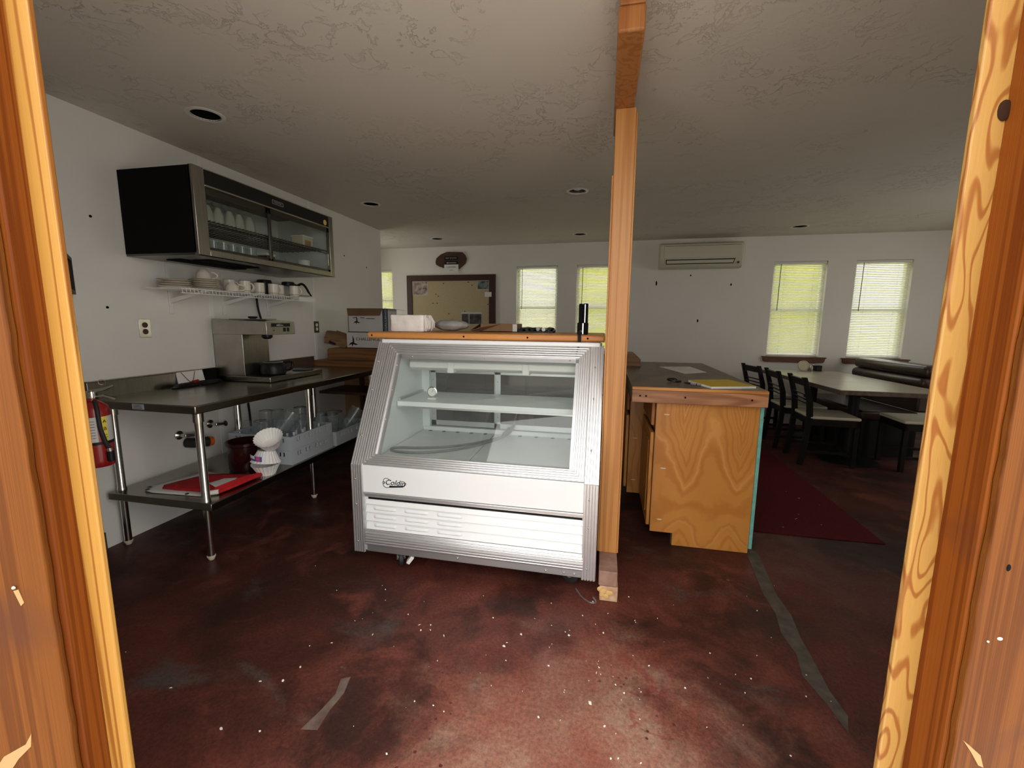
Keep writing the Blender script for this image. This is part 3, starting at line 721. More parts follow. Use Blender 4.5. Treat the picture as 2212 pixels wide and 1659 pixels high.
# interior
for x0, x1 in ((-1.150, -.664), (-.658, -.124)):
    dk = MB().box(x0, x1, 2.055, 2.628, .602, .616).build('deck_panel', 'deck', case, bevel=.002)
    for k in range(5):
        xx = x0 + (x1 - x0) * (k + .6) / 5.2
        MB().lathe([(0, 0), (.013, 0), (.013, .0006), (0, .0006)], (xx, 2.605, .6162), 12).build('drain_slot', 'black', dk)
MB().box(-1.155, -.12, 2.628, 2.66, .602, .640).build('rear_sill', 'liner', case, bevel=.003)
MB().box(-1.155, -.12, 2.61, 2.66, 1.03, 1.2).build('rear_header', 'alu_dull', case, bevel=.003)
MB().box(-1.155, -.12, 2.33, 2.61, 1.175, 1.2).build('ceiling_liner', 'liner', case)
for (x0, x1, yy) in ((-1.105, -.640, 2.652), (-.665, -.13, 2.640)):
    mb = MB(); f = .035
    for a in ((x0, x0 + f, .645, 1.03), (x1 - f, x1, .645, 1.03), (x0, x1, .645, .645 + f), (x0, x1, 1.03 - f, 1.03)): mb.box(a[0], a[1], yy, yy + .012, a[2], a[3])
    d_ = mb.build('rear_door', 'alu_dull', case, bevel=.002)
    MB().box(x0 + f, x1 - f, yy + .004, yy + .008, .645 + f, 1.03 - f).build('door_glass', 'reardoor', d_, smooth=False)
    for xx in (x0 + .017, x1 - .017):
        for zz in (.72, .84, .95): MB().ball((xx, yy - .001, zz), .004, 6, 4).build('screw', 'chrome', d_)
for x0, x1 in ((-1.155, -1.105), (-.15, -.12)): MB().box(x0, x1, 2.625, 2.66, .64, 1.03).build('rear_post', 'liner', case)
sh = MB().box(-1.148, -.126, 2.262, 2.62, .866, .874).extr([(-1.148, 2.255, .846), (-1.148, 2.255, .874), (-1.148, 2.266, .874), (-1.148, 2.266, .846)], (1.022, 0, 0)).build('shelf', 'liner', case, bevel=.002)
MB().box(-1.152, -1.138, 2.28, 2.61, .874, .888).build('shelf_side_strip', 'alu_dull', sh)
MB().box(-1.150, -.126, 2.258, 2.272, .836, .846).build('shelf_front_rail', 'alu_dull', sh)
lt = MB().extr([(-1.115, 2.36, 1.060), (-1.115, 2.36, 1.092), (-1.115, 2.40, 1.118), (-1.115, 2.46, 1.118), (-1.115, 2.46, 1.040), (-1.115, 2.40, 1.040)], (.985, 0, 0)).build('light_fixture', 'white_plastic', case, bevel=.004)
for x in (-.86, -.42): MB().box(x - .02, x + .02, 2.354, 2.42, 1.032, 1.096).build('clip', 'white_plastic', lt, bevel=.004)
for x in (-.83, -.41): MB().box(x - .02, x + .02, 2.42, 2.46, 1.118, 1.176).build('hanger', 'alu_dull', lt)

# things in the case
th = thing('thermometer', 'small round dial thermometer standing on the shelf inside the display case', 'thermometer', (-.975, 2.36, .874))
MB().lathe([(0, -.006), (.029, -.006), (.031, 0), (.031, .005), (.026, .007), (.026, .0055), (0, .0055)], (-.975, 2.36, .918), 28, (PI / 2, 0, 0)).build('dial_case', 'chrome', th)
MB().lathe([(0, 0), (.025, 0), (.025, .001), (0, .001)], (-.975, 2.353, .918), 28, (PI / 2, 0, 0)).build('dial_face', 'white_plastic', th)
MB().tube([(-.975, 2.3515, .918), (-.965, 2.3515, .934)], .001, 5).build('pointer', 'black', th)
MB().box(-1.0, -.95, 2.345, 2.378, .8745, .884).box(-.979, -.971, 2.357, 2.365, .88, .89).build('foot', 'white_plastic', th, bevel=.002)
cp = [(-.52, 2.64, .80), (-.53, 2.615, .70), (-.565, 2.575, .632), (-.64, 2.46, .624), (-.74, 2.34, .623), (-.86, 2.25, .623), (-1.0, 2.20, .623), (-1.09, 2.185, .623), (-1.128, 2.17, .623), (-1.135, 2.145, .623), (-1.118, 2.12, .623), (-1.06, 2.105, .623), (-.96, 2.115, .623), (-.86, 2.16, .623), (-.76, 2.24, .624), (-.68, 2.34, .626), (-.60, 2.47, .632), (-.555, 2.565, .655), (-.525, 2.612, .73), (-.50, 2.63, .84)]
def smooth_path(p, n=4):
    P_ = [Vector(q) for q in p]; out = []
    for i in range(len(P_) - 1):
        a, b, c, d = P_[max(i - 1, 0)], P_[i], P_[i + 1], P_[min(i + 2, len(P_) - 1)]
        for k in range(n):
            t = k / n
            out.append(.5 * ((2 * b) + (c - a) * t + (2 * a - 5 * b + 4 * c - d) * t * t + (3 * b - a - 3 * c + d) * t ** 3))
    out.append(P_[-1]); return out
pc = thing('power_cord', 'looped grey power cord lying on the deck inside the display case', 'cord', (-.8, 2.3, .617))
MB().tube(smooth_path(cp, 5), .0065, 8).build('cable', 'cord', pc)
MB().tube([(-.585, 2.535, .636), (-.560, 2.59, .668)], [.013, .010], 10).build('plug', 'cord', pc)

# counter board laid over the case and the things on it
BZ = 1.262
bd = MB().box(-1.375, .006, 2.345, 2.95, 1.2255, BZ).build('counter_board', 'board', None, bevel=.011, seg=3, loc=(-.69, 2.64, 1.2255)); tag(bd, 'honey coloured wooden counter board resting on top of the display case', 'board')
for x in (-1.343, -.775, -.41, -.085): MB().lathe([(0, 0), (.0055, 0), (.0055, .0008), (0, .0008)], (x, 2.3445, 1.244), 10, (PI / 2, 0, 0)).build('screw_hole', 'blackmatte', bd)
mb = MB().box(-1.278, -1.062, 2.45, 2.60, BZ + .001, BZ + .104)
bmesh.ops.subdivide_edges(mb.bm, edges=mb.bm.edges[:], cuts=7, use_grid_fill=True)
rn = random.Random(11)
for v in mb.bm.verts:
    if v.co.z > BZ + .004: v.co += Vector((rn.uniform(-.004, .004), rn.uniform(-.004, .004), rn.uniform(-.004, .004)))
o = mb.build('napkin_pack', 'shrink', None, sub=1, loc=(-1.17, 2.52, BZ)); tag(o, 'white shrink wrapped pack of paper napkins at the left of the counter board', 'package')
mb = MB()
for k in range(9):
    mb.tube([(-1.062 + rn.uniform(.004, .016), 2.46 + .015 * k, BZ + rn.uniform(.004, .03)), (-1.05 + rn.uniform(-.005, .008), 2.455 + .016 * k, BZ + .06), (-1.066 + rn.uniform(0, .01), 2.46 + .014 * k, BZ + rn.uniform(.08, .105))], [.004, .006, .003], 6)
mb.build('torn_wrap', 'shrink', o)
mb = MB(); rn = random.Random(4)
mb.ball((-1.01, 2.79, BZ + .041), .05, 22, 14, (2.5, 1.55, .74), lambda p: 1 + .05 * math.sin(9 * p.x + 3 * p.y) + .05 * math.sin(13 * p.y + 5 * p.z) + rn.uniform(-.025, .025))
o = mb.build('plastic_bag', 'greybag', None, sub=1, loc=(-1.0, 2.8, BZ)); tag(o, 'crumpled grey plastic bag lying between the napkin pack and the cardboard tray', 'bag')
ct = thing('cardboard_tray', 'low brown cardboard carton with torn flaps on the counter board', 'carton', (-.76, 2.83, BZ))
mb = MB(); z0 = BZ + .001
for a in ((-.80, -.55, 2.76, 2.764, .052), (-.80, -.55, 2.92, 2.924, .052), (-.80, -.796, 2.76, 2.924, .052), (-.554, -.55, 2.76, 2.924, .052)): mb.box(a[0], a[1], a[2], a[3], z0, z0 + a[4])
mb.box(-.80, -.55, 2.76, 2.924, z0, z0 + .004).build('carton_body', 'card', ct)
MB().extr([(-.80, 2.76, z0 + .05), (-.80, 2.92, z0 + .05), (-.87, 2.90, z0 + .016), (-.87, 2.78, z0 + .008)], (0, 0, .003)).build('left_flap', 'card', ct)
MB().extr([(-.79, 2.758, z0 + .004), (-.66, 2.755, z0 + .05), (-.78, 2.72, z0 + .028), (-.86, 2.73, z0 + .002)], (0, .003, .002)).build('front_flap', 'carddark', ct)
MB().box(-.58, -.551, 2.757, 2.7595, z0 + .003, z0 + .05).build('printed_edge', 'whitecard', ct)
ut = thing('utensil_tray', 'low black tray of wrapped cutlery at the right end of the counter board', 'tray', (-.43, 2.8, BZ))
MB().box(-.545, -.315, 2.76, 2.88, BZ + .001, BZ + .008).box(-.545, -.54, 2.76, 2.88, BZ + .001, BZ + .02).box(-.32, -.315, 2.76, 2.88, BZ + .001, BZ + .02).build('tray', 'black', ut)
for k in range(6):
    xx = -.525 + k * .036
    MB().tube([(xx, 2.765, BZ + .02 + .003 * (k % 2)), (xx + .012, 2.87, BZ + .02)], .0125, 8).build('roll', ('black', 'rubber', 'black', 'greybag', 'whitecloth', 'black')[k], ut)
gn = thing('hand_tool', 'black hand tool standing upright on the counter board beside the post', 'tool', (-.117, 2.42, BZ))
MB().box(-.146, -.087, 2.405, 2.435, BZ + .001, BZ + .066).build('lower_body', 'blackmatte', gn, bevel=.005)
MB().box(-.140, -.118, 2.408, 2.432, BZ + .06, BZ + .168).box(-.118, -.090, 2.408, 2.432, BZ + .06, BZ + .169).build('upper_body', 'blackmatte', gn, bevel=.006)
MB().box(-.108, -.104, 2.4055, 2.408, BZ + .066, BZ + .164).box(-.118, -.112, 2.4025, 2.405, BZ + .004, BZ + .062).build('silver_strip', 'alu', gn)
mb = MB()
path = [(-.128, 2.402, BZ + .02), (-.1285, 2.338, BZ + .006), (-.1285, 2.334, BZ - .03), (-.131, 2.326, BZ - .06), (-.137, 2.305, BZ - .09), (-.140, 2.296, BZ - .112)]
mb.tube(smooth_path(path, 4), [.009] * 9 + [.0085 - .0055 * i / 11 for i in range(12)], 8)
mb.build('tail_strap', 'black', gn)

# ------------------------------------------------------------------ wooden post with doubled plates
ps = thing('wooden_post', 'tall square fir post standing at the right end of the display case', 'post', (.056, 2.2, 0))
MB().box(.014, .104, 2.15, 2.24, .152, 2.281).build('post', 'post', ps, bevel=.003)
for x0, x1 in ((.006, .0145), (.1035, .112)): MB().box(x0, x1, 2.156, 2.24, .152, 2.0 if x0 < .05 else 2.26).build('side_board', 'post', ps, bevel=.002)
MB().box(.024, .110, 1.97, 2.40, .0005, .076).build('bottom_plate', 'bareblock', ps, bevel=.004)
MB().box(.018, .106, 1.972, 2.40, .0765, .152).build('bottom_plate', 'greyblock', ps, bevel=.005)
mb = MB(); rn = random.Random(3)
for k in range(7): mb.ball((.05 + rn.uniform(-.025, .025), 1.969, .045 + rn.uniform(-.022, .022)), .013, 8, 6, (1, .22, 1))
mb.build('foam_blob', mat('dried_foam', (.62, .38, .14), .6), ps)
MB().box(.006, .094, 1.62, 2.46, 2.281, 2.361).build('top_plate', 'post_dark', ps, bevel=.008)
MB().box(.010, .092, 1.62, 2.46, 2.3615, ZC - .0005).build('top_plate', 'post_dark', ps, bevel=.004)

# ------------------------------------------------------------------ steel prep table on the left
TB = .885
pt = thing('prep_table', 'long stainless steel prep table with backsplash along the left wall', 'work table', (-2.42, 2.75, 0))
TX0, TX1, TY0, TY1 = XL + .012, -2.045, 1.80, 3.70
MB().box(TX0, TX1, TY0, TY1, TB - .045, TB).build('tabletop', 'steel_top', pt, bevel=.006)
bs = MB().box(TX0 - .006, TX0 + .014, TY0 + .01, 3.725, TB - .01, TB + .095).box(TX0 - .008, TX0 + .02, TY0 + .01, 3.725, TB + .09, TB + .097).build('backsplash', 'steel', pt, bevel=.003)
stk = MB().box(-2.448, -2.372, TY0 - .0015, TY0, TB - .034, TB - .006).build('label', mat('pale_blue_sticker', (.42, .46, .52), .5), pt)
for k in range(3): MB().box(-2.44, -2.39 + .004 * k, TY0 - .0022, TY0 - .0015, TB - .013 - .008 * k, TB - .011 - .008 * k).build('print_line', 'black', stk)
MB().box(-2.748, -2.040, TY0 + .035, TY1 - .04, .298, .340).build('undershelf', 'steel_top', pt, bevel=.004)
for (x, y) in ((-2.100, 1.862), (-2.722, 1.893), (-2.098, 2.745), (-2.722, 2.745), (-2.100, 3.63), (-2.722, 3.63)):
    mb = MB().lathe([(0, .018), (.0185, .018), (.0185, .31), (.0235, .31), (.0235, .352), (.0205, .356), (.0205, TB - .10), (.026, TB - .10), (.026, TB - .044), (0, TB - .044)], (x, y, 0), 20)
    lg = mb.build('leg', 'chrome', pt)
    MB().lathe([(0, .0005), (.014, .0005), (.017, .008), (.022, .018), (.022, .024), (.016, .028), (0, .028)], (x, y, 0), 16).build('foot', 'cream', lg)

# things on the prep table
br = thing('coffee_brewer', 'tall stainless coffee brewer with overhanging hood on the steel prep table', 'coffee machine', (-2.53, 2.85, TB))
MB().box(-2.75, -2.505, 2.615, 2.86, .925, 1.328).build('column', 'steel', br, bevel=.004)
hd = MB().extr([(-2.505, 2.612, 1.222), (-2.75, 2.612, 1.222), (-2.75, 2.612, 1.332), (-2.30, 2.612, 1.318), (-2.296, 2.612, 1.222)], (0, .285, 0)).build('hood', 'steel', br, bevel=.004)
cpn = MB().extr([(-2.297, 2.615, 1.222), (-2.300, 2.615, 1.318), (-2.303, 2.615, 1.318), (-2.300, 2.615, 1.222)], (0, .279, 0)).build('control_panel', mat('satin_panel', (.60, .56, .48), .4, .6), br)
MB().box(-2.2985, -2.2955, 2.660, 2.845, 1.279, 1.304).build('name_plate', 'black', cpn)
mb = MB()
for k, (a, b) in enumerate(((.040, .052), (.055, .066), (.069, .079), (.083, .094), (.097, .108))):
    mb.extr([(-2.2950, 2.665 + a, 1.284), (-2.2950, 2.665 + b, 1.284), (-2.2950, 2.668 + b - .002 * k, 1.299 - .002 * abs(k - 1.5)), (-2.2950, 2.668 + a, 1.299 - .002 * abs(k - 1.5))], (.0008, 0, 0))
mb.build('pale_emblem', mat('pale_print', (.42, .42, .40), .5), cpn)
for y in (2.785, 2.822): MB().box(-2.2985, -2.2945, y - .012, y + .012, 1.243, 1.272).build('switch', 'black', cpn, bevel=.002)
MB().ball((-2.296, 2.68, 1.254), .007, 10, 6, (.4, 1, 1)).build('indicator', 'carddark', cpn)
MB().box(-2.756, -2.292, 2.608, 3.19, .888, .926).build('base', 'steel_top', br, bevel=.004)
for (x, y) in ((-2.32, 2.64), (-2.32, 3.15), (-2.72, 2.64), (-2.72, 3.15)): MB().lathe([(0, TB), (.012, TB), (.012, .889), (0, .889)], (x, y, 0), 10).build('foot', 'rubber', br)
MB().lathe([(0, 1.19), (.02, 1.19), (.036, 1.202), (.036, 1.222), (0, 1.222)], (-2.40, 2.73, 0), 18).build('spray_head', 'black', br)
MB().lathe([(0, .926), (.075, .926), (.08, .931), (.07, .933), (0, .933)], (-2.385, 3.07, 0), 24).build('warmer_plate', 'black', br)
MB().lathe([(0, 1.332), (.02, 1.332), (.020, 1.337), (.030, 1.34), (.032, 1.349), (.024, 1.352), (0, 1.352)], (-2.51, 2.73, 0), 18).build('fill_cap', 'black', br)
MB().box(-2.62, -2.42, 2.63, 2.86, 1.3285, 1.334).build('top_lid', 'steel', br, bevel=.002)
cd = thing('coffee_server', 'squat black coffee server sitting on the brewer base', 'coffee pot', (-2.40, 2.78, .926))
MB().lathe([(0, .9265), (.075, .9265), (.085, .935), (.088, .965), (.080, 1.0), (.066, 1.016), (.060, 1.020), (0, 1.022)], (-2.405, 2.775, 0), 28).build('body', 'black', cd)
mb = MB(); mb.tube(smooth_path([(-2.385, 2.855, 1.008), (-2.375, 2.91, 1.010), (-2.37, 2.935, .995), (-2.372, 2.925, .955), (-2.385, 2.865, .945)], 4), .010, 8); mb.build('handle', 'black', cd)
MB().lathe([(.066, 1.014), (.069, 1.017), (.066, 1.020), (.060, 1.0205)], (-2.405, 2.775, 0), 28).build('lid_rim', 'alu_dull', cd)
pw = MB().tube(smooth_path([(-2.765, 3.06, 1.55), (-2.77, 3.075, 1.42), (-2.765, 3.10, 1.30), (-2.77, 3.11, 1.18), (-2.765, 3.10, 1.05), (-2.76, 3.09, .985), (-2.752, 3.09, .93)], 5), .008, 8).build('power_cord', 'black', None, loc=(-2.765, 3.09, .93)); tag(pw, 'black power cord running down the wall behind the coffee brewer', 'cord')
pw = MB().tube(smooth_path([(-2.775, 2.745 + .16, .84), (-2.772, 2.90, .70), (-2.772, 2.91, .56), (-2.765, 2.91, .345)], 5), .008, 8).build('drop_cord', 'black', None, loc=(-2.77, 2.9, .345)); tag(pw, 'black cord hanging on the wall beneath the steel prep table', 'cord')
bg = thing('paper_bag', 'white paper bag with string handle leaning on the steel backsplash', 'bag', (-2.75, 2.4, TB))
MB().extr([(-2.735, 2.315, TB + .002), (-2.735, 2.512, TB + .002), (-2.752, 2.507, TB + .092), (-2.752, 2.320, TB + .092)], (-.012, 0, .002)).build('bag_body', 'paper', bg, bevel=.003)
MB().tube([(-2.749, 2.345, TB + .09), (-2.736, 2.385, TB + .03), (-2.733, 2.400, TB + .02), (-2.736, 2.42, TB + .035), (-2.749, 2.445, TB + .09)], .0022, 6).build('string_handle', 'carddark', bg)
o = MB().box(-2.758, -2.735, 2.52, 2.603, TB + .001, TB + .096, (0, .05, 0)).build('black_tray', 'blackmatte', None, bevel=.003, loc=(-2.747, 2.56, TB)); tag(o, 'flat black tray standing between the paper bag and the coffee brewer', 'tray')
cc = thing('table_cord', 'flat coil of black cord with a red plug on the steel tabletop', 'cord', (-2.70, 2.40, TB))
mb = MB(); pts = []
for k in range(60):
    a = k / 60 * 2 * PI * 3; r = 1 - .05 * (k / 20)
    pts.append((-2.690 + .032 * r * math.cos(a), 2.41 + .19 * r * math.sin(a), TB + .006 + .006 * (k // 20)))
mb.tube(pts, .0055, 7).build('cable', 'black', cc)
MB().tube([(-2.705, 2.385, TB + .022), (-2.705, 2.425, TB + .026)], .011, 10).build('red_plug', 'red', cc)

# ------------------------------------------------------------------ on the undershelf of the prep table
UZ = .3405
cr_ = thing('stoneware_crock', 'dark maroon stoneware crock on the prep table undershelf', 'crock', (-2.318, 2.372, UZ))
MB().lathe([(0, UZ), (.094, UZ), (.100, UZ + .01), (.102, UZ + .165), (.113, UZ + .172), (.113, UZ + .190), (.104, UZ + .193), (.094, UZ + .188), (.092, UZ + .02), (0, UZ + .015)], (-2.318, 2.372, 0), 36).build('body', 'maroon', cr_)
def filt(nm, lab, x, y, z, tilt, upside, r=.078, h=.062, lbl=False):
    f = thing(nm, lab, 'coffee filters', (x, y, z), group='stacks of coffee filters in the clear bag')
    R = Euler(tilt).to_matrix()
    pr = [(.0, 0), (r * .60, 0), (r * .62, .006), (r * 1.0, h), (r * 1.05, h + .004), (r * .98, h - .004), (r * .60, .012), (0, .010)]
    if upside: pr = [(a, h - b) for a, b in pr]
    MB().lathe(pr, (x, y, z), 72, R, lambda k, zz: 1 + .035 * math.cos(k * PI / 1.5)).build('fluted_stack', 'filter', f)
    return f
filt('coffee_filters', 'lowest stack of white fluted coffee filters on the prep table undershelf', -2.105, 2.310, UZ + .001, (.06, .02, 0), False, .082, .07)
f2 = filt('coffee_filters', 'middle stack of white coffee filters with a blue and pink label', -2.105, 2.307, UZ + .086, (-.12, .10, .4), True, .082, .07)
filt('coffee_filters', 'topmost stack of white coffee filters tipped toward the doorway', -2.072, 2.325, UZ + .185, (.55, .12, .2), False, .08, .075)
def curved_patch(mb, c, r, a0, a1, z0, z1, n=10, dz=0.0):
    for i in range(n):
        q = []
        for a, z in ((i, z0), (i + 1, z0), (i + 1, z1), (i, z1)):
            t = math.radians(a0 + (a1 - a0) * a / n); q.append((c[0] + r * math.cos(t), c[1] + r * math.sin(t), z + dz * a / n))
        mb.quad(*q)
    return mb
mb = curved_patch(MB(), (-2.105, 2.307), .085, -128, -62, UZ + .118, UZ + .150, 10, -.012); mb.build('blue_label', 'blueprint', f2)
mb = curved_patch(MB(), (-2.105, 2.307), .0855, -122, -92, UZ + .130, UZ + .150, 8, -.006); mb.build('white_label', 'paper', f2)
mb = curved_patch(MB(), (-2.105, 2.307), .0860, -86, -70, UZ + .116, UZ + .140, 8, -.003); mb.build('pink_label', 'pinkprint', f2)

def rack(x0, x1, y0, y1, z0, h, lab):
    rk = thing('glass_rack', lab, 'dish rack', ((x0 + x1) / 2, (y0 + y1) / 2, z0), group='grey glass racks on the undershelf')
    t = .012
    def side(nm, a, b, nrm):
        # a slatted rack wall with small square openings near its top edge
        a = Vector(a); b = Vector(b); d = b - a; L = d.length; d = d / L; n = Vector(nrm) * t
        mb = MB()
        def seg(s0, s1, za, zb):
            mb.extr([a + d * s0 + Vector((0, 0, za)), a + d * s1 + Vector((0, 0, za)), a + d * s1 + Vector((0, 0, zb)), a + d * s0 + Vector((0, 0, zb))], n)
        zl, zh = h * .56, h * .86
        holes = []
        for c in (.13, .19, .33, .42, .58, .67, .81, .87): holes.append((c * L - .010, c * L + .010))
        seg(0, L, 0, zl); seg(0, L, zh, h)
        p = 0
        for s0, s1 in holes: seg(p, s0, zl, zh); p = s1
        seg(p, L, zl, zh)
        return mb.build(nm, 'rack', rk, smooth=False)
    side('end_wall', (x0, y0, z0), (x1, y0, z0), (0, 1, 0)); side('end_wall', (x0, y1 - t, z0), (x1, y1 - t, z0), (0, 1, 0))
    side('side_wall', (x1 - t, y0 + t, z0), (x1 - t, y1 - t, z0), (1, 0, 0)); side('side_wall', (x0, y0 + t, z0), (x0, y1 - t, z0), (1, 0, 0))
    MB().box(x0 + t, x1 - t, y0 + t, y1 - t, z0 + .002, z0 + .010).build('floor_grid', 'rack', rk)
    return rk
rack(-2.565, -2.06, 2.490, 2.945, UZ, .098, 'lower grey plastic glass rack of the pair behind the coffee filters')
r2 = rack(-2.565, -2.06, 2.490, 2.945, UZ + .099, .098, 'upper grey plastic glass rack of the pair holding upturned jars')
r3 = rack(-2.56, -2.045, 2.975, 3.47, UZ, .110, 'single grey glass rack farther back beneath the prep table')
for i in range(4):
    for j in range(4):
        x = -2.09 - .03 * 0 - i * .055; y = 2.56 + j * .09
        if i < 2: MB().box(x - .006, x + .006, y - .006, y + .006, UZ + .11, UZ + .215 - .012 * i).build('peg', 'rack', r2, bevel=.002)
MB().box(-2.53, -2.09, 2.53, 2.90, UZ + .108, UZ + .112) .build('divider_sheet', 'rack', r2)
def jar(nm, lab, x, y, z, r, h, rot=None, cat='jar', grp='upturned glass jars in the racks', kind=0, seg=24):
    t = thing(nm, lab, cat, (x, y, z), group=grp)
    if kind == 0: pr = [(r * .80, 0), (r * .84, 0), (r * .86, h * .10), (r, h * .16), (r, h * .93), (r * .95, h), (0, h * .985)]
    elif kind == 1: pr = [(r, 0), (r * 1.03, .002), (r * .9, h * .6), (r * .82, h), (r * .76, h), (0, h * .97)]
    else: pr = [(r * .9, 0), (r * 1.0, .004), (r * .97, h * .3), (r * .62, h * .55), (r * .5, h * .75), (r * .62, h), (r * .55, h), (0, h * .99)]
    MB().lathe(pr, (x, y, z), seg, rot).build('glass_body', 'jar', t)
    if kind == 0: MB().lathe([(r * .78, h * .985), (r * .98, h * .985), (r * .98, h * 1.0), (r * .78, h * 1.0)], (x, y, z), seg, rot).build('thick_base', 'glass_dark', t)
    return t
MT['glass_dark'] = mat('thick_glass_base', (.20, .21, .21), .12)
ZR = UZ + .113
jl = [(-2.47, 2.56, .040, .16, 1, 'upturned tumbler at the near left corner of the upper rack'), (-2.36, 2.57, .050, .165, 0, 'wide upturned jar beside the tumbler at the near end of the rack'),
      (-2.45, 2.72, .046, .205, 0, 'upturned jar in the middle of the upper rack by the wall'), (-2.26, 2.85, .045, .215, 0, 'upturned jar just right of the tilted pitcher'),
      (-2.17, 2.83, .036, .20, 1, 'narrow upturned tumbler behind the rack pegs'), (-2.115, 2.89, .036, .175, 1, 'upturned tumbler at the far aisle corner of the upper rack'), (-2.47, 2.86, .045, .18, 0, 'upturned jar at the far wall corner of the upper rack')]
for x, y, r, h, k, lab in jl: jar('glass_jar' if k == 0 else 'tumbler', lab, x, y, ZR, r, h, kind=k, cat='jar' if k == 0 else 'glass')
def pitcher(x, y, z, rot, lab):
    t = thing('glass_pitcher', lab, 'pitcher', (x, y, z), group='tilted glass pitchers in the racks')
    R = Euler(rot).to_matrix()
    MB().lathe([(0, 0), (.050, 0), (.054, .006), (.056, .13), (.062, .19), (.059, .19), (.053, .13), (.050, .01), (0, .008)], (x, y, z), 24, R, lambda k, zz: 1 + .02 * math.cos(k * PI * .5)).build('glass_body', 'jar', t)
    c = Vector((x, y, z))
    MB().tube([c + R @ Vector(p) for p in ((.055, 0, .16), (.085, 0, .15), (.090, 0, .09), (.056, 0, .04))], .006, 8).build('handle', 'jar', t)
pitcher(-2.30, 2.64, ZR + .045, (-.25, .62, .3), 'ribbed glass pitcher tilted across the near end of the upper rack')
ZQ = UZ + .0115
jar('tumbler', 'tall clear tumbler standing at the near corner of the far rack', -2.12, 3.04, ZQ, .040, .26, kind=1, cat='glass')
jar('glass_jar', 'round glass jar in the far rack behind the tall tumbler', -2.22, 3.14, ZQ, .075, .20, kind=0)
jar('glass_jar', 'dark topped glass jar at the wall side of the far rack', -2.40, 3.10, ZQ, .06, .20, kind=0)
pitcher(-2.17, 3.30, ZQ + .06, (-.3, .55, .2), 'glass pitcher tilted in the far rack nearest the display case')
jar('glass_jar', 'squat glass jar at the far end of the far rack', -2.33, 3.38, ZQ, .07, .17, kind=0)

# folded red and white banner
bn = thing('folded_banner', 'folded red and white cloth banner with metal eyelets on the undershelf', 'banner', (-2.35, 2.03, UZ))
def sheet(name, m, poly, z, thick, wav=.003, seed=1):
    rnd = random.Random(seed); ph = rnd.uniform(0, 6)
    mb = MB()
    n = len(poly); c = Vector((sum(p[0] for p in poly) / n, sum(p[1] for p in poly) / n, 0))
    R_ = 5
    rings = []
    for k in range(R_ + 1):
        t = k / R_
        ring_ = []
        for i in range(n):
            for s_ in range(3):
                a = Vector((*poly[i][:2], 0)).lerp(Vector((*poly[(i + 1) % n][:2], 0)), s_ / 3)
                p = c.lerp(a, t); p.z = z + wav * (1 + math.sin(p.x * 38 + ph + p.y * 11)) * .5 * (1.2 - t)
                ring_.append(p)
        rings.append(mb.verts(ring_) if k else [mb.bm.verts.new((c.x, c.y, z + wav * .6))])
    A = rings[0][0]
    for i in range(len(rings[1])): mb.face([A, rings[1][i], rings[1][(i + 1) % len(rings[1])]])
    for A, B in zip(rings[1:], rings[2:]):
        for i in range(len(A)): mb.face([A[i], B[i], B[(i + 1) % len(A)], A[(i + 1) % len(A)]])
    return mb.build(name, m, bn, solid=thick)
sheet('white_layer', 'whitecloth', [(-2.60, 1.96), (-2.565, 1.90), (-2.50, 1.885), (-2.34, 1.895), (-2.165, 1.905), (-2.13, 1.96), (-2.36, 2.22), (-2.50, 2.24)], UZ + .005, .006, .004, 2)
sheet('red_layer', 'redcloth', [(-2.505, 1.965), (-2.47, 1.925), (-2.30, 1.93), (-2.16, 1.945), (-2.09, 2.18), (-2.115, 2.245), (-2.33, 2.20), (-2.42, 2.17)], UZ + .016, .006, .006, 5)
sheet('white_patch', 'whitecloth', [(-2.26, 2.03), (-2.17, 1.99), (-2.15, 2.06), (-2.165, 2.145), (-2.24, 2.12)], UZ + .026, .003, .003, 6)
mb = MB()
for k in range(3): mb.tube(smooth_path([(-2.115 - .014 * k, 1.955, UZ + .015 + .006 * k), (-2.10 - .014 * k, 2.06, UZ + .018 + .006 * k), (-2.095 - .012 * k, 2.15, UZ + .020 + .005 * k), (-2.085 - .01 * k, 2.24, UZ + .020)], 4), .011, 8)
mb.build('red_fold', 'redcloth', bn)
MB().tube([(-2.165, 1.915, UZ + .016), (-2.112, 1.955, UZ + .018)], [.013, .014], 10).build('white_hem', 'whitecloth', bn)
for (x, y) in ((-2.575, 1.935), (-2.545, 1.90), (-2.27, 1.90)): MB().lathe([(.004, 0), (.010, 0), (.010, .002), (.004, .002)], (x, y, UZ + .0112), 14).build('eyelet', 'black', bn)

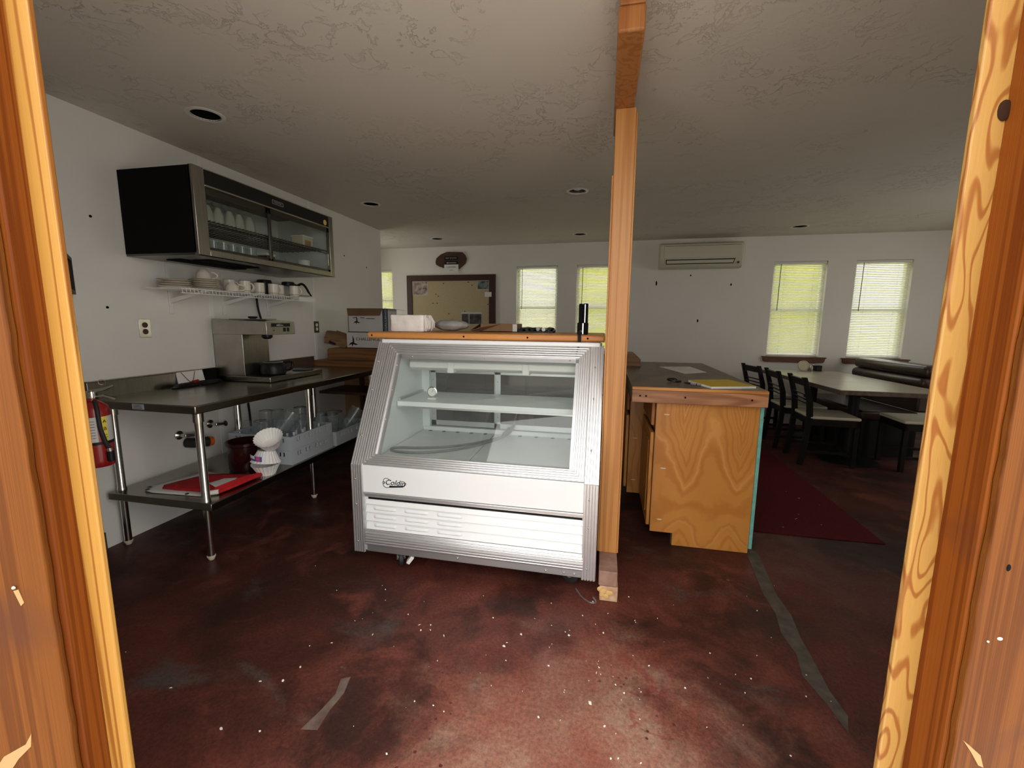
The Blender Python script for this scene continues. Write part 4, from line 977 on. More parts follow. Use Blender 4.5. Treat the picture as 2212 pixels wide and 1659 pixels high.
# ------------------------------------------------------------------ left wall: outlets, plumbing, extinguisher
def outlet(x, y0, y1, z0, z1, lab, dark):
    t = thing('wall_outlet', lab, 'outlet', (XL, (y0 + y1) / 2, z0))
    MB().box(XL + .0005, XL + .006, y0, y1, z0, z1).build('cover_plate', 'chrome' if not dark else 'brownslab', t, bevel=.002)
    for z in ((z0 * .68 + z1 * .32), (z0 * .32 + z1 * .68)):
        MB().lathe([(0, .004), (.0165, .004), (.0165, .0085), (.015, .009), (0, .009)], (XL, (y0 + y1) / 2, z), 18, (0, PI / 2, 0)).build('socket', 'brownslab' if not dark else 'white_plastic', t)
    return t
outlet(0, 2.136, 2.206, 1.213, 1.326, 'steel plated wall outlet above the near end of the prep table', False)
outlet(0, 3.782, 3.855, 1.205, 1.316, 'dark wall outlet beyond the coffee brewer', True)
def valve(y, z, lab, l):
    t = thing('shutoff_valve', lab, 'valve', (XL, y, z))
    MB().lathe([(0, .001), (.032, .001), (.030, .010), (.015, .020), (.011, .022), (.011, .06), (0, .06)], (XL, y, z), 20, (0, PI / 2, 0)).build('escutcheon', 'chrome', t)
    MB().tube([(XL + .05, y, z), (XL + .052, y + l, z - .012)], [.013, .009], 10).build('stem', 'chrome', t)
    MB().ball((XL + .055, y + l + .008, z - .013), .015, 10, 8, (1.2, .5, 1.4)).build('handle', 'darkframe', t)
valve(2.315, .552, 'chrome shutoff valve on the wall under the prep table, nearer the doorway', .075)
valve(2.555, .575, 'chrome shutoff valve on the wall half hidden by the table leg', .075)
dp = thing('drain_pipe', 'black drain pipe stub with an orange cap under the prep table', 'pipe', (XL, 2.40, .48))
MB().tube([(XL + .005, 2.365, .487), (XL + .05, 2.375, .485), (XL + .08, 2.46, .475)], .034, 18).build('pipe', 'rubber', dp)
MB().tube([(XL + .08, 2.46, .475), (XL + .088, 2.487, .473)], [.037, .030], 18).build('cap', 'orange', dp)

ec = CORN + DB * .60 + DN * .064
ex = thing('fire_extinguisher', 'red fire extinguisher hanging on the angled wall beside the doorway', 'fire extinguisher', (ec.x, ec.y, .52))
def exl(prof, m, nm, seg=32, par=None): return MB().lathe(prof, (ec.x, ec.y, 0), seg).build(nm, m, par or ex)
exl([(0, .522), (.060, .522), (.067, .532), (.068, .56), (.068, .835), (.060, .872), (.036, .895), (.022, .902), (.020, .92), (0, .92)], 'red', 'cylinder')
exl([(.0686, .655), (.0692, .655), (.0692, .672), (.0686, .672)], 'black', 'lower_strap')
a0 = math.degrees(math.atan2(-ec.y, -ec.x))     # direction of the doorway seen from the cylinder
def exlab(nm, m, da0, da1, z0, z1, r=.0690): return curved_patch(MB(), (ec.x, ec.y), r, a0 + da0, a0 + da1, z0, z1, 10).build(nm, m, ex)
exlab('white_label', 'whitecard', -95, 5, .672, .815); y_ = exlab('yellow_label', 'yellowtag', 22, 42, .672, .815); exlab('grey_label', mat('silver_label', (.55, .55, .53), .4), 42, 95, .672, .815)
for k, ch in enumerate('ABC'):
    a = math.radians(a0 + 32); n = Vector((math.cos(a), math.sin(a), 0)); p = Vector((ec.x, ec.y, 0)) + n * .0705
    text('letter', ch, .026, 'black', ex, face_mtx((p.x, p.y, .787 - .043 * k), Vector((-n.y, n.x, 0)), (0, 0, 1)), .0003)
for k in range(7): exlab('print_line', 'black', -70, -2, .695 + .016 * k, .6975 + .016 * k, .0693)
def exp(ang, r, z): return Vector((ec.x + r * math.cos(math.radians(a0 + ang)), ec.y + r * math.sin(math.radians(a0 + ang)), z))
MB().tube(smooth_path([exp(20, .03, .905), exp(12, .070, .86), exp(14, .078, .75), exp(26, .078, .66), exp(34, .078, .63), exp(36, .078, .59)], 5), .010, 10).build('hose', 'rubber', ex)
MB().tube([exp(34, .078, .632), exp(35, .078, .612)], .014, 10).build('hose_clamp', 'chrome', ex)
MB().tube([exp(35, .079, .612), exp(36, .079, .555)], .0165, 12).build('nozzle', 'black', ex)
exl([(0, .918), (.024, .918), (.026, .93), (.022, .955), (.012, .962), (0, .964)], 'chrome', 'valve_head', 20)
for z0, z1 in ((.962, .985), (.925, .905)):
    MB().tube([exp(60, .008, z0 - .008), exp(66, .055, z0 + .002), exp(68, .10, z1)], [.010, .009, .006], 8).build('lever', 'chrome', ex)
MB().lathe([(0, -.003), (.017, -.003), (.017, .004), (0, .004)], exp(-40, .026, .944), 16, (PI / 2, 0, math.radians(a0 - 40 + 90))).build('gauge', 'chrome', ex)
mb = MB(); cpt = exp(75, .05, 1.005)
mb.tube([(cpt.x + .015 * math.cos(t) * .55, cpt.y + .015 * math.cos(t) * .83, cpt.z + .015 * math.sin(t)) for t in [2 * PI * i / 20 for i in range(20)]], .0016, 6, closed=True); mb.build('pull_ring', 'chrome', ex)
MB().extr([exp(170, .066, .80), exp(190, .066, .80), exp(190, .076, .80), exp(170, .076, .80)], (0, 0, .06)).build('wall_bracket', 'black', ex)
ex.scale = (.84, .84, .80); ex.location.z = .652
def ew(s, off, z): return CORN + DB * s + DN * off + Vector((0, 0, z))
pf = thing('picture_frame', 'small dark framed notice on the angled wall beside the doorway', 'picture', ew(.2, 0, 1.45))
mb = MB()
for (s0, s1, z0, z1) in ((.035, .055, 1.452, 1.64), (.38, .40, 1.452, 1.64), (.035, .40, 1.452, 1.470), (.035, .40, 1.622, 1.64)): mb.extr([ew(s0, .001, z0), ew(s1, .001, z0), ew(s1, .001, z1), ew(s0, .001, z1)], DN * .022)
mb.build('frame', 'black_wood', pf)
MB().extr([ew(.05, .002, 1.465), ew(.385, .002, 1.465), ew(.385, .002, 1.63), ew(.05, .002, 1.63)], DN * .006).build('print', mat('grey_print', (.40, .39, .36), .5), pf)
ls = thing('light_switch', 'beige light switch plate on the angled wall above the fire extinguisher', 'switch', ew(.08, 0, 1.22))
MB().extr([ew(.045, .0005, 1.215), ew(.125, .0005, 1.215), ew(.125, .0005, 1.335), ew(.045, .0005, 1.335)], DN * .006).build('plate', mat('beige_plate', (.42, .37, .27), .5), ls, bevel=.002)
MB().extr([ew(.078, .006, 1.26), ew(.092, .006, 1.26), ew(.092, .006, 1.29), ew(.078, .006, 1.29)], DN * .008).build('toggle', 'cream', ls)

# ------------------------------------------------------------------ wall cabinet with sliding glass doors
KX, KY0, KY1, KZ0, KZ1 = -2.262, 2.11, 3.385, 1.692, 2.176
kb = thing('wall_cabinet', 'stainless wall cabinet with black ends and sliding glass doors', 'wall cabinet', (-2.52, 2.75, KZ0))
MB().box(XL + .002, KX - .015, KY0, KY0 + .02, KZ0 + .012, KZ1).build('end_panel', 'blackmatte', kb, bevel=.002)
MB().box(XL + .002, KX - .015, KY1 - .02, KY1, KZ0 + .012, KZ1).build('end_panel', 'black', kb, bevel=.002)
MB().box(XL + .002, XL + .012, KY0 + .02, KY1 - .02, KZ0 + .01, KZ1).build('back_panel', mat('cabinet_back', (.82, .84, .76), .5), kb)
for y0, y1 in ((KY0 + .0202, KY0 + .024), (KY1 - .024, KY1 - .0202)): MB().box(XL + .012, KX - .032, y0, y1, KZ0 + .015, KZ1 - .016).build('end_liner', mat('cabinet_liner', (.56, .60, .58), .45), kb)
MB().box(XL + .012, KX - .01, KY0 + .02, KY1 - .02, KZ1 - .015, KZ1).build('top_panel', 'black', kb)
bt = MB().box(XL + .002, KX - .002, KY0 + .002, KY1 - .002, KZ0, KZ0 + .014).build('bottom_panel', 'steel_dark', kb, bevel=.002)
for (x0, x1, y0, y1) in ((-2.66, -2.55, 2.25, 2.75), (-2.52, -2.40, 2.30, 2.70)): MB().box(x0, x1, y0, y1, KZ0 - .006, KZ0 - .0002).build('black_base_strip', 'blackmatte', bt)
for y0, y1 in ((KY0, KY0 + .075), (KY1 - .05, KY1)): MB().box(KX - .03, KX, y0, y1, KZ0, KZ1 + .003).build('front_post', 'steel', kb, bevel=.003)
MB().box(KX - .03, KX - .004, KY0 + .075, KY1 - .05, KZ1 - .085, KZ1).build('header', 'black', kb)
hb = MB().box(KX - .03, KX, KY0 + .075, KY1 - .05, KZ1 - .096, KZ1 - .085).box(KX - .03, KX - .001, KY0 + .075, KY1 - .05, KZ1 - .004, KZ1 + .003).build('chrome_strip', 'chrome', kb, bevel=.002)
MB().box(KX - .03, KX, KY0 + .075, KY1 - .05, KZ0, KZ0 + .038).build('bottom_rail', 'steel', kb, bevel=.003)
mb = MB()
for a in ((2.710, 2.714, 2.120, 2.146), (2.812, 2.816, 2.120, 2.146), (2.71, 2.816, 2.120, 2.123), (2.71, 2.816, 2.143, 2.146)): mb.box(KX - .0045, KX - .0028, *a)
npl = mb.build('name_plate', 'alu_dull', kb, smooth=False)
for k in range(2): MB().box(KX - .0045, KX - .0035, 2.725, 2.80, 2.129 + .007 * k, 2.1315 + .007 * k).build('print_line', 'alu_dull', npl)
MB().lathe([(0, 0), (.021, 0), (.021, .002), (0, .002)], (KX - .0045, 3.287, 2.117), 20, (0, PI / 2, 0)).build('round_sticker', 'brass', kb)
for (y0, y1, xo) in ((KY0 + .075, 2.700, -.022), (2.672, KY1 - .052, -.010)):
    x = KX + xo; mb = MB(); z0, z1 = KZ0 + .038, KZ1 - .096
    for a in ((y0, y0 + .022, z0, z1), (y1 - .022, y1, z0, z1), (y0, y1, z0, z0 + .018), (y0, y1, z1 - .035, z1)): mb.box(x - .006, x, *a)
    d_ = mb.build('sliding_door', 'steel_dark', kb, bevel=.0015)
    MB().box(x - .004, x - .002, y0 + .02, y1 - .02, z0 + .016, z1 - .03).build('door_glass', 'glass', d_, smooth=False)
    if y0 > 2.5: MB().box(x, x + .004, y1 - .017, y1 - .010, z0 + .05, z0 + .14).build('pull', 'chrome', d_)
ZS = 1.902
mb = MB()
for i in range(9): mb.tube([(-2.74 + .053 * i, KY0 + .025, ZS), (-2.74 + .053 * i, KY1 - .025, ZS)], .003, 6)
for i in range(40): mb.tube([(-2.76, KY0 + .04 + .031 * i, ZS + .004), (-2.30, KY0 + .04 + .031 * i, ZS + .004)], .0018, 5)
mb.tube([(-2.30, KY0 + .025, ZS - .022), (-2.30, KY1 - .025, ZS - .022)], .003, 6)
for i in range(20): mb.tube([(-2.30, KY0 + .05 + .062 * i, ZS), (-2.30, KY0 + .08 + .062 * i, ZS - .022), (-2.30, KY0 + .112 + .062 * i, ZS)], .0016, 5)
mb.build('wire_shelf_rack', 'black', kb)
ZT = ZS + .0065
def upglass(x, y, lab, first=[None]):
    if first[0] is None:
        t = thing('footed_glass', lab, 'glass', (0, 0, 0), group='footed glasses upturned in the wall cabinet')
        MB().lathe([(.036, 0), (.038, .001), (.037, .03), (.030, .085), (.020, .118), (.014, .128), (.011, .128), (.017, .115), (.027, .08), (.034, .03)], (0, 0, 0), 18, None, lambda k, z: 1 + .03 * math.cos(k * PI)).build('bowl', 'frosted', t)
        MB().lathe([(.009, .126), (.009, .138), (.032, .150), (.036, .154), (.036, .157), (0, .155)], (0, 0, 0), 18).build('foot', 'jar', t)
        first[0] = t; t.location = (x, y, ZT); return t
    return dup(first[0], (x, y, ZT), 0, lab)
ups = ['nearest', 'second nearest', 'third nearest', 'fourth nearest', 'fifth nearest', 'farthest']
for k in range(6): upglass(-2.475 + .006 * (k % 2), 2.30 + .084 * k, '%s upturned footed glass in the front row of the wall cabinet' % ups[k])
for k in range(6): upglass(-2.585 + .006 * (k % 2), 2.34 + .084 * k, '%s upturned footed glass in the back row of the wall cabinet' % ups[k])
ZL = KZ0 + .0145
def tumb(x, y, lab, first=[None]):
    if first[0] is None:
        t = thing('tumbler', lab, 'glass', (0, 0, 0), group='tumblers on the floor of the wall cabinet')
        MB().lathe([(0, .001), (.030, .001), (.031, .004), (.033, .035), (.036, .04), (.033, .045), (.035, .09), (.037, .125), (.035, .125), (.031, .01), (0, .008)], (0, 0, 0), 20).build('glass_body', 'jar', t)
        first[0] = t; t.location = (x, y, ZL); return t
    return dup(first[0], (x, y, ZL), 0, lab)
for k in range(6): tumb(-2.50, 2.365 + .0765 * k, '%s clear tumbler on the lower level of the wall cabinet' % ups[k])
bx = thing('black_canister', 'black canister with a white lid beside the tumblers in the wall cabinet', 'canister', (-2.46, 2.80, ZL))
MB().box(-2.50, -2.42, 2.805, 2.885, ZL + .0005, ZL + .085).build('body', 'black', bx, bevel=.004)
MB().box(-2.505, -2.415, 2.80, 2.89, ZL + .085, ZL + .103).build('lid', 'white_plastic', bx, bevel=.004)
bx = thing('plastic_tub', 'white plastic tub on the upper shelf of the wall cabinet', 'tub', (-2.45, 3.24, ZT))
MB().extr([(-2.49, 3.175, ZT), (-2.395, 3.175, ZT), (-2.39, 3.17, ZT + .085), (-2.495, 3.17, ZT + .085)], (0, .125, 0)).build('body', 'cream', bx, bevel=.004)
MB().box(-2.499, -2.386, 3.165, 3.30, ZT + .085, ZT + .094).build('lid', 'white_plastic', bx, bevel=.003)
MB().box(-2.393, -2.391, 3.195, 3.265, ZT + .02, ZT + .06).build('label', 'plydark', bx)
bx = thing('preserve_jar', 'glass jar of dark preserve on the lower level behind the right cabinet door', 'jar', (-2.42, 2.95, ZL))
MB().lathe([(0, .0), (.04, .0), (.042, .006), (.042, .075), (.034, .09), (.034, .10), (0, .10)], (-2.42, 2.935, ZL), 20).build('glass_body', 'jar', bx)
MB().lathe([(0, .004), (.037, .004), (.037, .045), (0, .045)], (-2.42, 2.935, ZL), 20).build('preserve', 'darkred', bx)
bx = thing('orange_packet', 'orange and brown packet beside the preserve jar in the wall cabinet', 'packet', (-2.42, 3.05, ZL))
MB().box(-2.44, -2.40, 3.0, 3.09, ZL + .0005, ZL + .055).build('body', 'board', bx, bevel=.004)
MB().box(-2.40, -2.3985, 3.01, 3.06, ZL + .01, ZL + .045).build('label', 'whitecard', bx)
bx = thing('sugar_tub', 'white tub with a dark print on the lower level of the wall cabinet', 'tub', (-2.42, 3.21, ZL))
MB().lathe([(0, .0005), (.040, .0005), (.046, .09), (.049, .092), (.049, .10), (0, .102)], (-2.42, 3.205, ZL), 22).build('body', 'white_plastic', bx)
curved_patch(MB(), (-2.42, 3.205), .0455, -75, 0, ZL + .03, ZL + .06, 8).build('label', 'brownslab', bx)

# ------------------------------------------------------------------ wire shelf with the china
WZ = 1.516
ws = thing('wire_shelf', 'white coated wire shelf on brackets under the wall cabinet', 'shelf', (-2.63, 2.8, 1.5))
mb = MB()
for x in (-2.775, -2.70, -2.63, -2.56, -2.485): mb.tube([(x, 2.17, WZ - .004), (x, 3.40, WZ - .004)], .003, 6)
for k in range(48): mb.tube([(-2.775, 2.18 + .0258 * k, WZ), (-2.485, 2.18 + .0258 * k, WZ), (-2.481, 2.18 + .0258 * k, WZ - .030)], .0022, 5)
mb.tube([(-2.481, 2.17, WZ - .031), (-2.481, 3.40, WZ - .031)], .003, 6)
mb.build('wire_deck', 'whitepaint', ws)
MB().box(-2.482, -2.478, 3.20, 3.405, WZ - .034, WZ + .002).build('end_clip', 'whitepaint', ws)
for y in (2.352, 2.762, 3.196):
    MB().box(XL + .0005, XL + .012, y - .013, y + .013, 1.36, 1.685).build('wall_standard', 'white_plastic', ws, bevel=.002)
    mb = MB()
    for k in range(4): mb.box(XL + .0122, XL + .0126, y - .003, y + .003, 1.375 + .02 * k, 1.388 + .02 * k)
    mb.extr([(XL + .012, y - .006, 1.43), (XL + .012, y - .006, 1.46), (-2.50, y - .006, WZ - .004), (-2.49, y - .006, WZ - .016)], (0, .012, 0))
    mb.build('bracket', 'whitepaint', ws)
PZ = WZ + .0025
def plate(x, y, z, lab, grp, first=[None]):
    if first[0] is None:
        t = thing('plate', lab, 'plate', (0, 0, 0), group=grp)
        MB().lathe([(0, .001), (.05, .001), (.055, .004), (.088, .011), (.090, .0125), (.086, .0125), (.054, .007), (0, .005)], (0, 0, 0), 32).build('dish', 'china', t)
        MB().lathe([(.0895, .0112), (.0912, .0118), (.0910, .0128), (.0885, .0127)], (0, 0, 0), 32).build('brown_rim', 'chinadark', t)
        first[0] = t; t.location = (x, y, z); return t
    return dup(first[0], (x, y, z), 0, lab, grp)
names = ['bottom', 'second from bottom', 'third from bottom', 'fourth from bottom', 'top']
for k in range(4): plate(-2.63, 2.265, PZ + .0135 * k, '%s plate of the left stack on the wire shelf' % (names[k] if k < 3 else 'top'), 'left plate stack')
for k in range(5): plate(-2.60, 2.345 + .103, PZ + .0135 * k, '%s plate of the stack under the upturned cup' % names[k], 'right plate stack')
def cup(x, y, z, lab, rz=0.0, up=True, tall=True, first={}):
    key = tall
    if key not in first:
        t = thing('mug', lab, 'mug', (0, 0, 0), group='cream mugs on the wire shelf')
        r, h = (.037, .090) if tall else (.045, .062)
        pr = [(0, .0), (r * .8, 0), (r * .96, .006), (r, .02), (r, h), (r * .93, h), (r * .9, .012), (0, .008)] if tall else [(0, 0), (r * .5, 0), (r * .55, .004), (r * .88, .022), (r, h), (r * .95, h), (r * .8, .022), (0, .008)]
        MB().lathe(pr, (0, 0, 0), 28).build('body', 'china', t)
        MB().lathe([(r * .995, h - .002), (r * 1.01, h), (r * .93, h + .0015), (r * .92, h)], (0, 0, 0), 28).build('brown_rim', 'chinadark', t)
        if tall: MB().lathe([(r * 1.002, .016), (r * 1.006, .0165), (r * 1.002, .019)], (0, 0, 0), 28).build('brown_band', 'chinadark', t)
        MB().tube(smooth_path([(0, r * .95, h * .84), (0, r * 1.5, h * .80), (0, r * 1.75, h * .5), (0, r * 1.35, h * .24), (0, r * .95, h * .2)], 4), .0048, 8).build('handle', 'china', t)
        first[key] = t; t.location = (x, y, z); o_ = t
        t.rotation_euler = (0, 0, rz) if up else (PI, 0, rz)
    else:
        o_ = dup(first[key], (x, y, z), rz if up else (PI, 0, rz), lab)
    return o_
cup(-2.60, 2.44, PZ + .0135 * 4 + .0145 + .063, 'upturned cup on top of the right plate stack', 2.6, False, False)
cup(-2.555, 2.615, PZ + .063, 'upturned cup at the front edge of the wire shelf beside the plates', 2.2, False, False)
ml = [(-2.67, 2.555, 'mug standing behind the upturned cup at the plates end', 0), (-2.63, 2.67, 'mug just beyond the upturned cup on the wire shelf', -.3), (-2.585, 2.76, 'third mug from the plates in the front row of the wire shelf', -.2),
      (-2.66, 2.845, 'mug set back between two front mugs on the wire shelf', -1.3), (-2.615, 2.93, 'handle hidden mug in the middle of the wire shelf', 2.4), (-2.58, 3.035, 'mug in front of the black thermal pot', -.2),
      (-2.62, 3.145, 'mug between the black thermal pot and the saucer', .8), (-2.55, 3.235, 'mug standing in front of the black handled glass pot', -.4)]
for x, y, lab, rz in ml: cup(x, y, PZ, lab, rz)
tp = thing('thermal_pot', 'black thermal pot behind the mugs on the wire shelf', 'coffee pot', (-2.69, 3.06, PZ))
MB().lathe([(0, .0), (.05, .0), (.056, .01), (.056, .10), (.05, .125), (0, .13)], (-2.69, 3.07, PZ), 24).build('body', 'black', tp)
gp = thing('glass_coffee_pot', 'round glass coffee pot with a black collar and curved handle at the shelf end', 'coffee pot', (-2.66, 3.33, PZ))
MB().lathe([(0, .001), (.050, .001), (.066, .02), (.070, .05), (.060, .085), (.048, .10), (.046, .10), (.066, .05), (0, .006)], (-2.66, 3.305, PZ), 28).build('glass_body', 'jar', gp)
MB().lathe([(.047, .097), (.051, .10), (.050, .125), (.043, .13), (0, .131)], (-2.66, 3.305, PZ), 24).build('collar', 'black', gp)
MB().tube(smooth_path([(-2.66, 3.35, PZ + .115), (-2.655, 3.40, PZ + .105), (-2.645, 3.455, PZ + .125), (-2.635, 3.49, PZ + .105), (-2.625, 3.52, PZ + .055), (-2.62, 3.545, PZ + .025)], 5), [.016] * 5 + [.011] * 10 + [.010] * 6 + [.007] * 5, 8).build('handle', 'black', gp)
sc_ = thing('saucer', 'small saucer at the far end of the wire shelf', 'saucer', (-2.545, 3.34, PZ))
MB().lathe([(0, .001), (.025, .001), (.03, .004), (.050, .014), (.052, .016), (.048, .016), (.028, .006), (0, .005)], (-2.545, 3.34, PZ), 28).build('dish', 'china', sc_)
MB().lathe([(.0502, .0135), (.0525, .0150), (.0522, .0168), (.0485, .0165)], (-2.545, 3.34, PZ), 28).build('brown_rim', 'chinadark', sc_)

# ------------------------------------------------------------------ back counter behind the display case
bc = thing('back_counter', 'long brown wooden counter with a raised ledge behind the display case', 'counter', (-1.2, 3.95, 0))
MB().box(XL + .004, .168, 3.748, 4.30, .888, .940).build('worktop', 'worktop', bc, bevel=.003)
MB().box(XL + .004, .168, 3.735, 3.748, .882, .938).build('front_edge', 'ledge', bc, bevel=.003)
MB().extr([(-2.665, 3.80, .9405), (.312, 3.80, .9405), (.312, 3.80, 1.022), (.262, 3.80, 1.064), (-2.65, 3.80, 1.056), (-2.665, 3.80, 1.04)], (0, .36, 0)).build('raised_ledge', 'ledge', bc, bevel=.004)
MB().box(XL + .006, -2.575, 4.24, 4.26, .0, .888).build('back_panel', 'plydark', bc)
MB().box(-2.575, -2.535, 4.20, 4.26, .0, .888).build('stud', 'brownslab', bc)
MB().box(-2.535, -1.42, 4.24, 4.26, .0, .888).build('strand_panel', 'osb', bc)
MB().box(XL + .006, -1.42, 3.80, 4.24, .60, .625).build('under_shelf', 'brownslab', bc)
MB().box(XL + .006, -1.42, 3.77, 3.79, .80, .888).build('apron', 'brownslab', bc)
def base_cab(x0, x1, lab):
    t = thing('base_cabinet', lab, 'cabinet', ((x0 + x1) / 2, 3.95, 0), group='brown base cabinets under the back counter')
    MB().box(x0, x1, 3.775, 4.26, .09, .887).box(x0 + .02, x1 - .02, 3.85, 4.2, 0.001, .09).build('body', 'brownslab', t)
    m_ = (x0 + x1) / 2
    for a, b, s_ in ((x0 + .012, m_ - .004, 1), (m_ + .004, x1 - .012, -1)):
        d_ = MB().box(a, b, 3.757, 3.775, .12, .70).build('door', 'plydark', t, bevel=.003)
        f = .05
        MB().box(a + f, b - f, 3.754, 3.757, .12 + f, .70 - f).build('raised_field', 'brownslab', d_, bevel=.002)
        MB().ball(((b if s_ > 0 else a) - s_ * .03, 3.745, .62), .012, 10, 8).build('knob', 'steel', d_)
        MB().box(a, b, 3.757, 3.775, .72, .875).build('drawer', 'plydark', t, bevel=.003)
base_cab(-1.415, -.66, 'left brown base cabinet under the back counter behind the display case')
base_cab(-.655, .17, 'right brown base cabinet under the back counter next to the serving counter')

def bird(parent, c, s, m='black'):
    x, y, z = c
    for a0_, L_ in ((90, 1.0), (200, .75), (-20, .75), (250, .5)):
        a = math.radians(a0_); d = Vector((math.cos(a), 0, math.sin(a))); n = Vector((-d.z, 0, d.x))
        p0 = Vector((x, y, z))
        MB().extr([p0 - n * .16 * s, p0 + d * .55 * s * L_ - n * .13 * s, p0 + d * s * L_ + n * .08 * s, p0 + d * .45 * s * L_ + n * .07 * s, p0 + n * .06 * s], (0, -.0006, 0)).build('bird_mark', m, parent, smooth=False)
LZ = 1.0645
b1 = thing('dairy_carton', 'closed white dairy carton, lower of the two on the back counter ledge', 'carton', (-2.27, 4.0, LZ))
cb = MB().box(-2.475, -2.075, 3.845, 4.135, LZ, LZ + .148).build('carton_body', 'whitecard', b1, bevel=.003)
bird(b1, (-2.405, 3.844, LZ + .045), .075)
text('carton_name', 'CHALLENGE', .040, 'black', b1, face_mtx((-2.375, 3.8442, LZ + .083), (1, 0, 0), (0, 0, 1)), .0004, align='LEFT', sx=1.15)
MB().box(-2.0752, -2.0745, 3.85, 3.93, LZ + .01, LZ + .14).build('blue_band', 'bluestrip', b1)
b2 = thing('dairy_carton', 'open white dairy carton with a brown flap, on top of the closed carton', 'carton', (-2.26, 4.0, LZ + .15))
z0, z1 = LZ + .150, LZ + .378
mb = MB()
for a in ((-2.455, -2.08, 3.85, 3.856), (-2.455, -2.08, 4.124, 4.13), (-2.455, -2.449, 3.85, 4.13), (-2.086, -2.08, 3.85, 4.13)): mb.box(*a, z0, z1)
mb.box(-2.455, -2.08, 3.85, 4.13, z0, z0 + .006).build('carton_body', 'whitecard', b2)
MB().extr([(-2.46, 3.848, z1 + .002), (-2.082, 3.848, z1 + .002), (-2.105, 3.838, z1 - .066), (-2.445, 3.838, z1 - .070)], (0, -.003, 0)).build('folded_flap', 'carddark', b2)
MB().extr([(-2.08, 3.86, z1), (-2.08, 4.12, z1), (-1.98, 4.10, z1 - .012), (-1.98, 3.88, z1 - .004)], (0, 0, .003)).build('side_flap', 'whitecard', b2)
MB().extr([(-2.455, 3.86, z1), (-2.455, 4.12, z1), (-2.468, 4.10, z1 - .1), (-2.468, 3.88, z1 - .1)], (-.003, 0, 0)).build('left_flap', 'carddark', b2)
bird(b2, (-2.36, 3.849, z1 - .125), .055)
for k, (a, b) in enumerate(((-2.40, -2.36), (-2.32, -2.275), (-2.26, -2.17))): MB().box(a, b, 3.8485, 3.8495, z1 - .092 - .006 * (k == 2), z1 - .086 - .006 * (k == 2)).build('print_line', 'black', b2)
MB().box(-2.0803, -2.0796, 3.852, 3.945, z0 + .005, z1 - .004).build('blue_band', 'bluestrip', b2)
text('carton_name', 'CHALLENGE', .046, 'whitecard', b2, face_mtx((-2.0792, 3.90, (z0 + z1) / 2), (0, 0, 1), (0, -1, 0)), .0004)
rn = random.Random(9)
mb = MB().box(-2.73, -2.50, 3.86, 4.06, LZ + .014, LZ + .125, (.0, .28, .1))
bmesh.ops.subdivide_edges(mb.bm, edges=mb.bm.edges[:], cuts=4, use_grid_fill=True)
for v in mb.bm.verts: v.co += Vector((rn.uniform(-.012, .012), rn.uniform(-.012, .012), rn.uniform(-.010, .010)))
for v in mb.bm.verts: v.co.z = max(v.co.z, LZ - .006)
cbx = thing('crushed_carton', 'crushed brown cardboard carton beside the dairy cartons by the wall', 'carton', (-2.62, 3.96, LZ))
mb.build('carton_body', 'card', cbx, smooth=False)
MB().extr([(-2.68, 3.848, LZ + .04), (-2.60, 3.842, LZ + .02), (-2.59, 3.842, LZ + .035), (-2.665, 3.848, LZ + .065)], (0, -.002, 0)).build('dark_print', 'black', cbx)
o = MB().ball((-2.555, 4.06, LZ + .075), .07, 18, 12, (1.1, .7, 1.1), lambda p: 1 + .06 * math.sin(7 * p.x + 5 * p.z)).build('black_bag', 'black', None, loc=(-2.56, 4.06, LZ)); tag(o, 'black plastic bag bulging behind the crushed brown carton', 'bag')

# ------------------------------------------------------------------ serving counter on the right
WT = .966
wt = thing('serving_counter', 'brown topped wooden serving counter with a walnut edge right of the post', 'counter', (.53, 3.3, 0))
MB().box(.172, .886, 2.57, 4.25, .90, WT).build('worktop', 'worktop', wt, bevel=.003)
we2 = MB().box(.170, .888, 2.553, 2.572, .876, .948).build('front_edge', 'walnut', wt, bevel=.003)
for x in (.215, .248, .46, .805): MB().lathe([(0, 0), (.0055, 0), (.0055, .0008), (0, .0008)], (x, 2.5526, .915), 10, (PI / 2, 0, 0)).build('screw_hole', 'blackmatte', we2)
MB().box(.170, .888, 2.553, 2.572, .9485, WT + .0005).build('top_edge_strip', 'board', wt, bevel=.003)
MB().box(.168, .173, 2.572, 3.74, .876, WT - .001).build('side_edge', 'carddark', wt)
MB().box(.880, .888, 2.572, 4.25, .876, WT).build('side_edge', 'walnut', wt)
kc = thing('base_cabinet', 'varnished plywood base cabinet under the near end of the serving counter', 'cabinet', (.59, 2.9, 0))
sp = MB().extr([(.316, 2.60, .078), (.316, 2.60, .875), (.867, 2.60, .875), (.867, 2.60, .001), (.445, 2.60, .001), (.445, 2.60, .078)], (0, .019, 0)).build('side_panel', 'flame', kc, bevel=.0015)
MB().box(.3145, .3205, 2.5985, 2.618, .08, .875).build('edge_strip', 'post', sp)
for x, z in ((.374, .803), (.371, .478), (.366, .158)): MB().lathe([(0, -.0002), (.016, -.0002), (.015, .001), (0, .001)], (x, 2.6, z), 16, Matrix(((1, 0, 0), (0, 0, -1), (0, .22, 0)))).build('dowel_plug', 'cream', sp)
MB().box(.345, .862, 2.62, 3.17, .09, .874).build('body', 'plydark', kc)
MB().box(.316, .345, 2.62, 3.17, .70, .72).box(.316, .345, 2.62, 2.645, .09, .874).box(.316, .345, 3.145, 3.17, .09, .874).build('face_frame', 'ply', kc)
MB().box(.44, .455, 2.619, 3.17, .001, .09).build('toe_kick', 'brownslab', kc)
MB().box(.293, .314, 2.635, 3.155, .725, .868).build('drawer', 'post_dark', kc, bevel=.007)
d_ = MB().box(.293, .314, 2.635, 3.155, .10, .685).build('door', 'ply', kc, bevel=.004)
